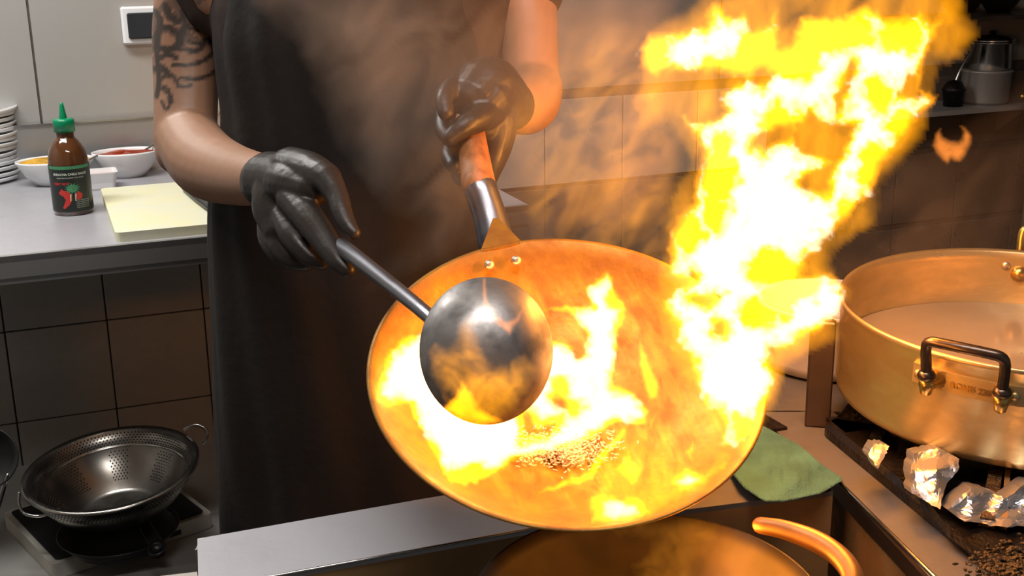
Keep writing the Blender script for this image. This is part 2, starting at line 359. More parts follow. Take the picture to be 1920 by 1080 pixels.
# small square dish
c = atz(192, 352, CZ); t = empty('square_dish', c, 'small white square dish of pink dip behind the sauce bottle', 'dish')
def rsq(c, h, z, n=6, r=.3):
    out = []
    for sx, sy, a0 in ((1, 1, 0), (-1, 1, 90), (-1, -1, 180), (1, -1, 270)):
        for q in range(n):
            a = math.radians(a0 + 90 * q / (n - 1)); out.append(c + cu * (sx * h * (1 - r) + h * r * math.cos(a)) + cw * (sy * h * (1 - r) + h * r * math.sin(a)) + Z * z)
    return out
MB().loft([rsq(c, .030, .004), rsq(c, .036, .042), rsq(c, .038, .042), rsq(c, .028, 0)][::1]).build('dish_body', M['white'], t)
tag(MB().loft([rsq(c, .034, .028), rsq(c, .034, .032)]).build('dip', M['rosy'], origin=c), 'pink dip inside the small square dish', 'sauce', kind='stuff')

# sauce bottle
BC = atz(139, 398, CZ); bt = empty('sauce_bottle', BC, 'dark amber chilli sauce bottle with a green nozzle cap on the steel counter', 'bottle')
bd = (BC - CAM).dot(FW); br = 36 / F * bd
prof = [(.001, 0), (br * .86, 0), (br * .97, .006), (br, .015), (br, .100), (br * .97, .125), (br * .85, .145), (br * .60, .162), (br * .44, .170), (br * .42, .183), (.001, .183)]
MB().lathe([(r, z) for r, z in cr(prof, 3)], BC, seg=48).build('bottle_body', M['bottle'], bt, True)
tw = (CAM - BC); tw.z = 0; tw.normalize(); sd = V((-tw.y, tw.x, 0)) * 1.0       # towards camera, to its right... 
sd = tw.cross(Z) * -1
def wrapb(x, z, out=.0006): a = x / br; return BC + (tw * math.cos(a) + sd * math.sin(a)) * (br + out) + Z * z
lab = MB(); n = 28; xs = [(-1.0 + 2.0 * i / n) * br * 1.45 for i in range(n + 1)]
lab.add([wrapb(x, z) for z in (.010, .112) for x in xs], [(i, i + 1, n + 2 + i, n + 1 + i) for i in range(n)])
lo = lab.build('label', M['lbl'], bt, True)
def wtext(s, x, z, size, mt, parent, wr, ext=.0002, out=.0012, name='lettering', bold=0):
    cu_ = bpy.data.curves.new('t', 'FONT'); cu_.body = s; cu_.size = size; cu_.align_x = 'CENTER'; cu_.resolution_u = 3; cu_.offset = bold
    to = bpy.data.objects.new('t', cu_); COL.objects.link(to); dg = bpy.context.evaluated_depsgraph_get(); dg.update()
    me = bpy.data.meshes.new_from_object(to.evaluated_get(dg)); vs = [wr(v.co.x + x, v.co.y + z, out) for v in me.vertices]; fs = [tuple(p.vertices) for p in me.polygons]
    bpy.data.objects.remove(to); return mesh_obj(name, vs, fs, mt, parent)
def band(x0, x1, z0, z1, mt, name, out=.0009):
    b_ = MB(); k = 10; b_.add([wrapb(x0 + (x1 - x0) * i / k, z, out) for z in (z0, z1) for i in range(k + 1)], [(i, i + 1, k + 2 + i, k + 1 + i) for i in range(k)]); return b_.build(name, mt, lo)
band(-br * 1.2, br * 1.2, .104, .111, M['leafg'], 'green_band')
wtext('SRIRACHA CHILLI SAUCE', 0, .091, .0066, M['ink'], lo, wrapb, bold=.0002)
wtext('SRIRACHA SCHARFE CHILI SAUCE', 0, .084, .0038, M['ink'], lo, wrapb)
wtext('VERY HOT', -.020, .070, .0075, M['red'], lo, wrapb, bold=.0002)
for i in range(5): wtext('CHILLI WATER SUGAR', .022, .034 - i * .004, .003, M['ink'], lo, wrapb)
def flatpoly(pts, mt, name, out=.0012):
    c_ = np.mean(pts, 0); v = [wrapb(*c_, out)] + [wrapb(x, z, out) for x, z in pts]; return mesh_obj(name, v, [(0, i + 1, (i + 1) % len(pts) + 1) for i in range(len(pts))], mt, lo)
ch = [(-.024, .052), (-.016, .058), (-.006, .056), (.000, .047), (-.001, .036), (-.007, .026), (-.018, .017), (-.022, .019), (-.015, .028), (-.014, .038), (-.018, .045)]
flatpoly(ch, M['red'], 'printed_chilli'); flatpoly([(.006, .050), (.014, .055), (.022, .048), (.020, .038), (.010, .036), (.005, .042)], M['red'], 'printed_chilli')
flatpoly([(-.028, .052), (-.020, .062), (-.014, .054), (-.020, .045)], M['red'], 'printed_chilli')
lf = []
for i in range(26):
    a = 2 * PI * i / 26; r = .017 if i % 2 else .010; lf.append((.002 + r * math.cos(a) * 1.0, .062 + r * .75 * math.sin(a)))
flatpoly(lf, M['leafg'], 'printed_leaves', .0016)
for x0 in (-.004, .006): flatpoly([(x0, .050), (x0 + .003, .050), (x0 + .001, .034), (x0 - .001, .034)], M['stemg'], 'printed_stem', .0018)
MB().lathe([(.001, .181), (br * .53, .181), (br * .53, .204), (br * .50, .208), (br * .2, .210), (.001, .210)], BC, seg=32).build('cap', M['green'], bt, True)
MB().lathe([(br * .20, .208), (br * .19, .212), (br * .10, .238), (br * .07, .243), (.0008, .244)], BC, seg=20, caps=True).build('nozzle', M['green'], bt, True)

# cutting board with a knife
bz = CZ + .02
a = atz(204, 352, bz); b_ = atz(216, 437, bz); u_ = cu; dv = (a - b_); dv.z = 0; wd = .44
def rrect(o, ux, uy, lx, ly, r, n=5):
    out = []
    for cx, cy, a0 in ((lx - r, ly - r, 0), (r, ly - r, 90), (r, r, 180), (lx - r, r, 270)):
        for q in range(n):
            t_ = math.radians(a0 + 90 * q / (n - 1)); out.append(o + ux * (cx + r * math.cos(t_)) + uy * (cy + r * math.sin(t_)))
    return out
cb = rrect(b_, cu, cw, .40, dv.length, .012)
o = MB().loft([[p - Z * .02 for p in cb], [p for p in cb]]).build('cutting_board', M['board'], origin=b_ - Z * .02)
tag(o, 'pale yellowed plastic cutting board on the steel counter by the cook', 'cutting board')
kn = empty('knife', P(370, 375, 2.4), 'black-handled knife lying on the cutting board behind the forearm', 'knife')
k1 = atz(350, 352, bz + .009); k0 = atz(400, 392, bz + .009)
MB().tube([k0, (k0 + k1) / 2, k1], [.012, .014, .012], 12, flat=.6).build('handle', M['black'], kn, True)
kd = (k0 - k1).normalized(); ks = V((-kd.y, kd.x, 0))
MB().prism([k0 + kd * .0 - ks * .004, k0 + kd * .0 + ks * .02, k0 + kd * .10 + ks * .018, k0 + kd * .15 + ks * .0, k0 + kd * .10 - ks * .006], (0, 0, .0015)).build('blade', M['chrome'], kn)

# ------------------------------------------------------------------ low table, camping stove, pan and colander
TZ = .266
p0 = atz(372, 1055, TZ); p1 = atz(-80, 1125, TZ)
lt = empty('low_table', (p0.x, p0.y, 0), 'low steel table against the tiled wall under the counter', 'table')
a, b_ = p1, p0; u_ = (b_ - a).normalized(); w_ = V((-u_.y, u_.x, 0)); b2 = b_ + u_ * .25
MB().prism([a, b2, b2 + w_ * .62, a + w_ * .62], (0, 0, -.03)).build('table_top', M['steelp'], lt)
for s, t_ in ((.04, .04), (.7, .04), (.04, .56), (.7, .56)): MB().tube([a + u_ * s + w_ * t_ - Z * .03, V(((a + u_ * s + w_ * t_).x, (a + u_ * s + w_ * t_).y, 0))], .015, k=1, ends=False).build('leg', M['steel'], lt)
SZ = .30
a = atz(98, 1060, SZ); b_ = atz(398, 962, SZ); c_ = atz(28, 935, SZ)
u_ = (b_ - a); lx = u_.length; u_.normalize(); w_ = V((-u_.y, u_.x, 0)); ly = .30
cs = empty('camping_stove', a - Z * .033, 'flat camping stove with pale metal sides under the colander', 'stove')
MB().loft([rrect(a - Z * .033, u_, w_, lx, ly, .01), rrect(a, u_, w_, lx, ly, .01)]).build('stove_body', M['campbox'], cs)
MB().loft([rrect(a + u_ * .012 + w_ * .012, u_, w_, lx - .024, ly - .024, .01), rrect(a + u_ * .012 + w_ * .012 + Z * .003, u_, w_, lx - .024, ly - .024, .01)]).build('stove_top', M['black'], cs)
lg = MB(); q = a + u_ * lx * .58 - w_ * .001 - Z * .018
lg.lathe([(.009, 0), (.011, 0), (.011, .002), (.009, .002)], q, -w_, 28, closed=True)
lg.prism([q - w_ * .001 + u_ * x + Z * z for x, z in ((.02, -.005), (.07, -.005), (.07, .005), (.02, .005))], -w_ * .001); lg.build('emblem', M['black'], cs)
CC = V((-.805, 2.2507, .472)); CN = V((-.03, -.10, .995)).normalized(); CR = .172
pan = empty('frying_pan', V((CC.x, CC.y, SZ)), 'black frying pan under the colander with its handle towards the front', 'pan')
pcn = V((CC.x, CC.y, SZ + .004))
MB().lathe([(.001, .004), (.085, .004), (.112, .03), (.117, .034), (.12, .033), (.09, 0), (.001, 0)], pcn, seg=40).build('pan_body', M['black'], pan, True)
h0 = atz(255, 955, SZ + .06); h1 = atz(294, 1030, SZ + .03)
hm = MB(); hm.tube([h0, (h0 * .5 + h1 * .5) + Z * .004, h1 + V((-.003, .015, 0))], [.012, .014, .017], 12, flat=.55); 
hd = (h1 - h0).normalized(); hm.lathe([(.011, -.004), (.019, -.005), (.019, .005), (.011, .004)], h1, V((0, -.35, .94)), 24, closed=True); hm.build('handle', M['black'], pan, True)
cl = empty('colander', CC - CN * .105, 'wide perforated steel colander standing in the frying pan', 'colander')
pr = [(.001, -.105), (.075, -.105), (.085, -.10), (.125, -.06), (.150, -.025), (.158, 0.0), (CR, 0.0), (CR, -.004), (.161, -.005), (.153, -.03), (.128, -.064), (.087, -.103), (.076, -.108), (.001, -.108)]
MB().lathe(pr, CC, CN, seg=72).build('colander_bowl', M['colander'], cl, True)
hs = MB(); xa = CN.cross(V((0, 1, 0))).normalized(); ya = CN.cross(xa)
def cp(t_, r, h): return CC + CN * h + r * (math.cos(t_) * xa + math.sin(t_) * ya)
def dots(t0, t1, nt_, r0, h0_, r1, h1_, nr, out, s=.0016):
    for i in range(nt_):
        for j in range(nr):
            t_ = t0 + (t1 - t0) * (i + .5 * (j % 2)) / nt_; fr_ = j / max(nr - 1, 1); r = r0 + (r1 - r0) * fr_; h = h0_ + (h1_ - h0_) * fr_
            c0 = cp(t_, r, h); tt = cp(t_ + .01, r, h) - c0; tt.normalize(); ss = (cp(t_, r1, h1_) - cp(t_, r0, h0_)).normalized(); nn = tt.cross(ss); nn = nn if (nn.dot(CC - CN * .03 - c0) > 0) == (out < 0) else -nn
            c0 += nn * abs(out); hs.add([c0 + s * (math.cos(k * PI / 3) * tt + math.sin(k * PI / 3) * ss) for k in range(6)], [(0, 1, 2, 3, 4, 5)])
dots(0, 2 * PI, 130, .156, -.006, .149, -.027, 5, -.0012)
dots(0, 2 * PI, 130, .1585, -.010, .152, -.031, 5, .0014)
for kk in range(8): dots(kk * PI / 4 + .1, kk * PI / 4 + .40, 5, .140, -.040, .100, -.085, 11, -.0012, .0015)
hs.build('perforations', M['hole'], cl)['kind'] = 'stuff'
ring = MB().lathe([(.150, -.028), (.143, -.030), (.143, -.033), (.150, -.031)], CC, CN, 64, closed=True).build('inner_rim', M['chrome'], cl, True)
for dd, hl in ((2.44, ((36, 925), (36, 945), (45, 962), (70, 968), (92, 963), (110, 955))), (2.60, ((345, 806), (355, 799), (370, 797), (383, 802), (389, 812), (386, 824), (380, 832)))):
    MB().tube([P(*q, dd) for q in hl], .0032, 8).build('handle', M['chrome'], cl, True)
# black pan at the left edge
sk = empty('skillet', P(5, 920, 2.3), 'black skillet leaning at the left edge beside the colander', 'pan')
MB().lathe([(.001, 0), (.045, 0), (.056, .02), (.059, .02), (.047, -.003), (.001, -.003)], P(-22, 858, 2.35), V((.2, -.9, .35)), 40).build('pan_body', M['black'], sk, True)
MB().tube([P(-14, 985, 2.36), P(2, 930, 2.35), P(14, 892, 2.34)], [.006, .008, .006], 10, flat=.6).build('handle', M['chrome'], sk, True)

# ------------------------------------------------------------------ wok station: steel plate, well, burner grate
GZ = .885
st = empty('wok_range', atz(1000, 1000, GZ) - Z * .885, 'steel wok range with a burner well in front of the cook', 'stove')
def g(x, y, z=GZ): return atz(x, y, z)
fl, frr = g(372, 1083), g(1562, 921)                                # front edge of the back plate
bl, brr = g(370, 1010), g(1420, 792)
e1 = g(520, 1080); 
MB().prism([g(372, 1106), g(1000, 991), g(1060, 983.5), g(1010, 900), g(800, 934), g(370, 1010)], (0, 0, -.006)).build('back_plate', M['steeltop'], st)
MB().prism([g(1061.5, 983.3), g(1562, 921), g(1440, 792), g(1200, 868), g(1011.5, 899.7)], (0, 0, -.006)).build('back_plate', M['sidesteel'], st)  # same plate as the left, in darkened steel for the wok's shade
MB().prism([g(372, 1106) - Z * .006, g(1000, 991) - Z * .006, g(1562, 921) - Z * .006, g(1562, 921) - Z * .006 + V((.0, .012, 0)), g(1000, 991) + V((0, .012, -.006)), g(372, 1106) + V((0, .012, -.006))], (0, 0, -.17)).build('well_back_wall', M['burn'], st)
MB().prism([g(370, 1011) - Z * .006, g(800, 936) - Z * .006, g(1200, 868) - Z * .006, g(1440, 794) - Z * .006, g(1440, 794) + V((0, -.012, -.006)), g(1200, 868) + V((0, -.012, -.006)), g(800, 936) + V((0, -.012, -.006)), g(370, 1011) + V((0, -.012, -.006))], (0, 0, -.82)).build('back_panel', M['steel'], st)
# strip between well and grate, with a sloping side and groove
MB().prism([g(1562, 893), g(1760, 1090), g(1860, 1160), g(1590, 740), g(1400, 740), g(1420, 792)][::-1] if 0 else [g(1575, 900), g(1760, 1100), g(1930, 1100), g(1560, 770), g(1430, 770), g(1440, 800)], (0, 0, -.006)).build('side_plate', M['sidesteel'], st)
MB().prism([g(1575, 900), g(1760, 1100), g(1740, 1112, GZ - .035), g(1556, 912, GZ - .035)], (-.002, 0, -.004)).build('well_rail', M['post'], st)
MB().prism([g(1556, 912, GZ - .035), g(1740, 1112, GZ - .035), g(1740, 1112, GZ - .035) - Z * .14, g(1556, 912, GZ - .035) - Z * .14], (.006, 0, 0)).build('well_side_wall', M['burn'], st)
MB().prism([g(300, 1290, .70), g(1800, 1250, .70), g(1640, 925, .70), g(300, 1080, .70)], (0, 0, -.01)).build('well_floor', M['steelp'], st)
MB().tube([g(372, 1106, GZ + .0005), g(1000, 991, GZ + .0005)], .0016, 8, k=1).build('front_edge_highlight', M['chrome'], st, True)  # polished strip added as the highlight along the plate's front edge
MB().tube([g(1562, 893, GZ + .001), g(1770, 1100, GZ + .001)], .0025, 8, k=1).build('rolled_edge', M['chrome'], st, True)
# bigger steel table carrying the grate and the pale tub
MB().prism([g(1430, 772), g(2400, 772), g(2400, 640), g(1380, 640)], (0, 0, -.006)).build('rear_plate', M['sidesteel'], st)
MB().prism([g(1440, 775, GZ - .012), g(1930, 1105, GZ - .012), g(2400, 1105, GZ - .012), g(2400, 640, GZ - .012), g(1380, 640, GZ - .012)], (0, 0, -.5)).build('stove_cabinet', M['steel'], st)

# cast-iron grate
gt = empty('burner_grate', g(1800, 900), 'black cast iron burner grate coated in grease under the big pot', 'grate')
gz = GZ + .012
fmb = MB(); gl = [g(1535, 792, gz), g(1900, 1090, gz)]
dirg = (gl[1] - gl[0]).normalized(); prp = V((-dirg.y, dirg.x, 0)); 
if prp.x < 0: prp = -prp
fmb.loft([[p - Z * .012 for p in rrect(gl[0], dirg, prp, (gl[1] - gl[0]).length + .2, .075, .022)], rrect(gl[0], dirg, prp, (gl[1] - gl[0]).length + .2, .075, .022), [p + Z * .006 for p in rrect(gl[0] + dirg * .006 + prp * .006, dirg, prp, (gl[1] - gl[0]).length + .19, .063, .018)]])
fmb.prism([g(1700, 905, gz), g(1770, 972, gz), g(1870, 1010, gz), g(2000, 1030, gz), g(2000, 1130, gz), g(1960, 1130, gz), g(1780, 1010, gz)], (0, 0, .010))
fmb.prism([gl[0] + prp * .01, gl[0] + prp * .50, gl[0] + prp * .50 + dirg * .045, gl[0] + prp * .01 + dirg * .05], (0, 0, .006))
fmb.build('frame', M['iron'], gt)
PCX, PCY = 1925, 570
PN = V((0, -.05, 1)).normalized(); PC = P(PCX, PCY, 1.46); PR = .215
PH = .150                                                        # rim to base
pbase = PC - PN * PH
def arm(pa, pb, w0=.010, h=.022, m='iron', zt=.02):
    a_, b_ = g(*pa, gz), g(*pb, gz); d_ = (b_ - a_).normalized(); s_ = V((-d_.y, d_.x, 0)) * w0
    q = MB().loft([[a_ - s_ - Z * .01, a_ + s_ - Z * .01, a_ + s_ * .7 + Z * zt, a_ - s_ * .7 + Z * zt], [b_ - s_ - Z * .01, b_ + s_ - Z * .01, b_ + s_ * .7 + Z * (zt + h * .3), b_ - s_ * .7 + Z * (zt + h * .3)]])
    return q.build('support_arm', M[m], gt)
MB().loft([[p + Z * q for p in rrect(gl[0] + prp * .46, dirg, prp, .56, .05, .018)] for q in (-.012, .004)]).build('frame', M['iron'], gt)
for q_ in (.10, .26, .42): MB().prism([gl[0] + dirg * q_ + prp * .07, gl[0] + dirg * (q_ + .016) + prp * .07, gl[0] + dirg * (q_ + .016) + prp * .47, gl[0] + dirg * q_ + prp * .47], (0, 0, .006)).build('support_arm', M['iron'], gt)
arm((1700, 870), (1675, 800), .012); arm((1848, 1005), (1870, 880), .010, m='grime'); arm((1880, 1005), (1888, 880), .004, m='burn'); arm((1985, 1040), (1940, 930), .010, m='grime'); arm((1640, 845), (1700, 800), .010)
tb = [g(1560, 800, gz), g(1662, 806, gz), g(1650, 780, gz)]
hx = MB(); a_, b_, c_ = g(1562, 792, gz), g(1662, 808, gz), g(1700, 770, gz)
hx.loft([[a_, b_, c_, g(1600, 762, gz)], [a_ * .55 + b_ * .45 + Z * .040 + V((-.006, 0, 0)), a_ * .35 + b_ * .65 + Z * .040, c_ * .5 + b_ * .5 + Z * .036, c_ * .5 + a_ * .5 + Z * .038]]); hx.build('corner_lug', M['iron'], gt)
gm = MB(); rg = random.Random(2)
for i in range(420):
    x = rg.gauss(1900, 38); y = rg.gauss(1060, 20)
    gm.ellip(g(x, y, gz + .010 + rg.uniform(0, .004)), rg.uniform(.001, .0035), rg.uniform(.001, .003), rg.uniform(.001, .002), 6, 4)
gm.build('burnt_crumbs', M['grime'], gt)['kind'] = 'stuff'
# burner bowl under the pot
MB().lathe([(.001, 0), (.05, 0), (.055, .012), (.03, .02), (.001, .02)], g(1880, 930, GZ - .0), seg=28).build('burner_head', M['iron'], gt, True)
# crumpled foil
def foil(name, label, outline, d, amp, seed):
    rg = np.random.default_rng(seed); c = np.mean(outline, 0); verts = []; fc = []; n = len(outline); R = 12
    ws = [(rg.uniform(0, PI), rg.uniform(34, 90), rg.uniform(0, 1)) for _ in range(6)]
    for k_ in range(R + 1):
        for i in range(n):
            q = c + (np.array(outline[i]) - c) * (k_ / R) + rg.normal(size=2) * 1.2 * (k_ > 0)
            h = sum(abs(((q[0] * math.cos(a) + q[1] * math.sin(a)) / l + o) % 1 - .5) * l / 60 for a, l, o in ws) - 1.2
            verts.append(P(q[0], q[1], d + (c[1] - q[1]) * .0006 + h * amp * 2.2))
    for k_ in range(R):
        for i in range(n):
            j = (i + 1) % n; a_, b_, c2, d_ = k_ * n + i, k_ * n + j, (k_ + 1) * n + j, (k_ + 1) * n + i
            fc += [(a_, b_, c2), (a_, c2, d_)]
    nv = len(verts); verts += [v + V((.002, .03, -.008)) for v in verts[-n:]]; base_ = R * n
    for i in range(n): j = (i + 1) % n; fc.append((base_ + i, base_ + j, nv + j, nv + i))
    fc.append(tuple(nv + i for i in range(n)))
    return tag(mesh_obj(name, verts, fc, M['foil'], None, False, P(c[0], c[1], d)), label, 'foil')
def poly_n(pts, n):
    p = np.array(pts, float); q = np.vstack([p, p[:1]]); s = np.r_[0, np.cumsum(np.hypot(*np.diff(q, axis=0).T))]; t_ = np.linspace(0, s[-1], n, endpoint=False)
    return np.c_[np.interp(t_, s, q[:, 0]), np.interp(t_, s, q[:, 1])]
foil('crumpled_foil', 'crumpled silver foil in the left corner of the burner grate', poly_n([(1708, 880), (1715, 850), (1760, 840), (1798, 862), (1795, 885), (1775, 905), (1762, 955), (1710, 925)], 44), 1.29, .005, 1)
foil('crumpled_foil', 'crumpled foil lit orange between the black support arms', poly_n([(1775, 955), (1820, 915), (1850, 918), (1885, 935), (1925, 905), (1980, 910), (1985, 985), (1880, 988), (1800, 975)], 52), 1.25, .006, 2)
foil('crumpled_foil', 'small scrap of foil behind the grate frame left of the pot', poly_n([(1628, 850), (1640, 832), (1668, 835), (1655, 862), (1645, 878)], 28), 1.335, .003, 3)

# ------------------------------------------------------------------ big pot with water
pot = empty('cooking_pot', pbase, 'wide dented aluminium pot with side handles on the cast iron grate', 'pot')
prof = [(.001, -PH + .003), (PR * .60, -PH + .003), (PR * .78, -PH + .010), (PR * .86, -PH + .030), (PR * .975, -PH + .042), (PR * .978, -.012), (PR * .982, -.002), (PR * 1.0, .002), (PR * 1.008, -.001), (PR * 1.004, -.005), (PR * .992, -.008), (PR * .99, -PH + .044), (PR * .985, -PH + .036), (PR * .88, -PH + .026), (PR * .80, -PH + .006), (PR * .6, -PH), (.001, -PH)]
MB().lathe(prof, PC, PN, seg=128).build('pot_body', M['alu'], pot, True)
# embossed band
xb = PN.cross(V((0, 1, 0))).normalized(); yb = PN.cross(xb)
def pp(t_, r, h): return PC + PN * h + r * (math.cos(t_) * xb + math.sin(t_) * yb)
def ang_of(px, py):                                                # angle on the pot wall for a picture point at the front
    q = ray(px, py); best = None
    for i in range(720):
        t_ = 2 * PI * i / 720; p = pp(t_, PR, -.02); v = (p - CAM); sx = 960 + F * v.dot(RT) / v.dot(FW)
        if v.dot(FW) < 1.42 + (0 if py > 560 else 9) and (best is None or abs(sx - px) < best[0]): best = (abs(sx - px), t_)
    return best[1]
tf = ang_of(1820, 660); t1_, t2_ = ang_of(1714, 650), ang_of(1935, 700)
if abs(t2_ - t1_) > PI: t2_ += 2 * PI * (1 if t2_ < t1_ else -1)
n = 24; rows = [(PR * .9905, -.018), (PR * 1.0, -.0185), (PR * 1.0, -.041), (PR * .9905, -.042)]
rg_ = [[pp(t1_ + (t2_ - t1_) * i / n, r, h) for i in range(n + 1)] for r, h in rows]
bm = MB().loft(rg_, caps=False, closed=False); bmo = bm.build('embossed_band', M['alu'], pot)
sg = 1 if t2_ > t1_ else -1
def wrapp(x, z, out): return pp(tfb + sg * x / PR, PR * 1.0 + out, z)
tfb = ang_of(1832, 690)
wtext('ROMIS 220', -.005, -.034, .0092, M['brass'], bmo, wrapp, out=.0018, bold=.0004, name='stamped_lettering')
for px in (1724, 1905): 
    t_ = ang_of(px, 680); nrm = (pp(t_, PR, 0) - PC).normalized()
    MB().lathe([(.0055, 0), (.0045, .0025), (.0005, .0035)], pp(t_, PR * 1.0, -.030), nrm, 16, caps=True).build('rivet', M['alu'], pot, True)
def pot_handle(tc, half, mname):
    hh = MB(); n_ = []
    a0, a1 = tc - half, tc + half
    def hp(t_, out, h): return pp(t_, PR + out, h)
    path = [hp(a0, .020, -.028), hp(a0, .024, -.012), hp(a0, .030, .016), hp(a0 + half * .12, .032, .024), hp(a0 + half * .4, .033, .026), hp(tc, .034, .027), hp(a1 - half * .4, .033, .026), hp(a1 - half * .12, .032, .024), hp(a1, .030, .016), hp(a1, .024, -.012), hp(a1, .020, -.028)]
    h_ = hh.tube(path, .0058, 14, k=3, ref=PN).build('handle', M[mname], pot, True)
    for a_ in (a0, a1):
        MB().ellip(hp(a_, .0225, -.018), .0098, .0098, .0075, 16, 10).build('collar', M[mname], h_, True)
        c0 = hp(a_, .020, -.030); kk = MB().lathe([(.0085, .008), (.0085, 0), (.006, -.010), (.001, -.013)], c0, Z, 16, caps=True)
        nr = (hp(a_, .02, -.03) - hp(a_, 0, -.03)).normalized(); kk.tube([c0 - nr * .022, c0], [.012, .007], 12, k=2); kk.build('lug', M['brass'], h_, True)
th1, th2 = ang_of(1756, 650), ang_of(1884, 680)
if abs(th2 - th1) > PI: th2 += 2 * PI * (1 if th2 < th1 else -1)
pot_handle((th1 + th2) / 2, abs(th2 - th1) / 2, 'handle')
pot_handle((th1 + th2) / 2 + PI + .12, abs(th2 - th1) / 2, 'brass')
tb_ = (th1 + th2) / 2 + PI + .12
for off in (-.25, .0, .25):
    MB().lathe([(.006, 0), (.005, .002), (.0005, .003)], pp(tb_ - sg * off * 1.0 + .0, PR * .976, -.020), -(pp(tb_ - sg * off, PR, 0) - PC).normalized(), 14, caps=True).build('rivet', M['rivet'], pot, True)
wt = MB(); nn_ = 64; wl = -.062; PNz = PN
wr = []
for r in (.001, PR * .5, PR * .9, PR * .9755): wr.append([PC + PN * 0 + V((r * math.cos(2 * PI * i / nn_), r * math.sin(2 * PI * i / nn_), wl)) for i in range(nn_)])
tag(wt.loft(wr, caps=False).build('pot_water', M['water'], smooth=True, origin=PC + Z * wl), 'cloudy water standing in the wide aluminium pot', 'water', kind='stuff')

# pale tub and post behind
tc_ = g(1560, 735); tub = empty('plastic_tub', tc_, 'pale tub standing on the range left of the big pot', 'tub')
ct_ = P(1545, 705, 1.78); ct_.z = GZ; 
MB().lathe([(.001, 0), (.075, 0), (.088, .006), (.093, .02), (.097, .092), (.101, .095), (.101, .10), (.094, .10), (.09, .02), (.001, .01)], ct_, seg=56).build('tub_body', M['bin'], tub, True)
po = g(1530, 800, GZ); pos = empty('steel_post', po, 'stained square steel post in front of the pale tub', 'post')
MB().box(P(1528, 640, 1.53) * V((1, 1, 0)) if 0 else V((g(1532, 797).x, g(1532, 797).y, GZ + .07)), .0155, .009, .07, math.radians(-12), .002).build('post_body', M['post'], pos)
MB().prism([g(1424, 776), g(1476, 806), g(1440, 812), g(1400, 800)], (0, 0, .004)).build('post_foot', M['iron'], pos)

# green cloth
def cloth():
    def inside(): pass
    out = poly_n([(1366, 880), (1400, 796), (1425, 795), (1500, 835), (1540, 870), (1583, 899), (1540, 925), (1470, 941), (1432, 940), (1395, 915)], 48)
    c = np.mean(out, 0); R = 14; vs = []; fs = []; n = len(out)
    for side in (0, 1):
        for k_ in range(R + 1):
            for i in range(n):
                q = c + (out[i] - c) * k_ / R; h = .004 + .004 * math.sin(q[0] * .06) * math.cos(q[1] * .07) + .004 * math.sin((q[0] + q[1]) * .03) + .001 * math.sin(q[0] * .3)
                vs.append(g(q[0], q[1], GZ + .006 + max(h, 0) - (.0045 if side else 0)))
    o_ = (R + 1) * n
    for k_ in range(R):
        for i in range(n):
            j = (i + 1) % n; f_ = (k_ * n + i, k_ * n + j, (k_ + 1) * n + j, (k_ + 1) * n + i); fs.append(f_); fs.append(tuple(o_ + q for q in f_[::-1]))
    for i in range(n): j = (i + 1) % n; fs.append((R * n + i, R * n + j, o_ + R * n + j, o_ + R * n + i))
    return mesh_obj('cleaning_cloth', vs, fs, M['cloth'], None, True, g(1470, 880))
tag(cloth(), 'green cleaning cloth lying on the steel range beside the wok', 'cloth')

# second wok in the well
W2 = P(1215, 1125, 1.06); W2N = V((0, -.04, 1)).normalized(); R2 = .150
w2 = empty('iron_wok', W2 - W2N * .09, 'dark iron wok sitting in the well below the flaming wok', 'wok')
def wokprof(R, D, t_): 
    Rs = (R * R + D * D) / (2 * D); o_ = []
    for i in range(15): a_ = i / 14 * math.asin(min(R / Rs, 1)); o_.append((max(Rs * math.sin(a_), .0005), -D + Rs * (1 - math.cos(a_))))
    i2 = [(r + t_ * .6, z - t_ * .4) for r, z in o_[::-1]][1:]
    return o_ + [(R + t_ * .5, .0006), (R + t_, 0)] + i2
MB().lathe(wokprof(R2, .085, .003), W2, W2N, 80).build('wok_body', M['wokout'], w2, True)
hp_ = [P(1425, 985, 1.12), P(1470, 993, 1.10), P(1530, 1015, 1.07), P(1575, 1045, 1.04), P(1600, 1085, 1.01), P(1590, 1125, .99), P(1510, 1130, 1.0), P(1460, 1110, 1.03)]
MB().tube(hp_, [.007, .008, .009, .009, .009, .009, .008, .006], 14, flat=1.1, ref=Z).build('handle', M['loop'], w2, True)

# ------------------------------------------------------------------ flaming wok
WC = V((.0543, 1.1658, 1.0696)); WN = V((.047, -.441, .896)).normalized(); WR = .196; WD = .088
wok = empty('wok', WC - WN * WD, 'big steel wok held tilted over the range with flames inside', 'wok')
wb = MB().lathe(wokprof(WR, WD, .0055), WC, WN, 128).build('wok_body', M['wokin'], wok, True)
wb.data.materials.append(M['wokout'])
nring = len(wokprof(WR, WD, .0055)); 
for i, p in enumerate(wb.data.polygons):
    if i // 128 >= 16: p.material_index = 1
hx0 = onpl(915, 497, WC, WN) ; 
def rimpt(px, py): 
    q = onpl(px, py, WC, WN) - WC; q.normalize(); return WC + q * WR
H1 = P(897, 345, 1.47); H0 = P(876, 195, 1.55)                     # wooden grip
rl, rr = rimpt(900, 470), rimpt(978, 462)
pl_ = MB(); t_l, t_r = P(872, 360, 1.468), P(930, 350, 1.468)
off = V((0, .003, .004))
ap0, ap1 = P(924, 414, 1.428), P(934, 413, 1.428); bk = V((0, .004, .002))
pl_.loft([[rl - WN * .014, rr - WN * .014, rr - WN * .014 + bk, rl - WN * .014 + bk], [rl + WN * .001, rr + WN * .001, rr + WN * .001 + bk, rl + WN * .001 + bk], [ap0, ap1, ap1 + bk, ap0 + bk]])
plo = pl_.build('handle_plate', M['wokin'], wok)
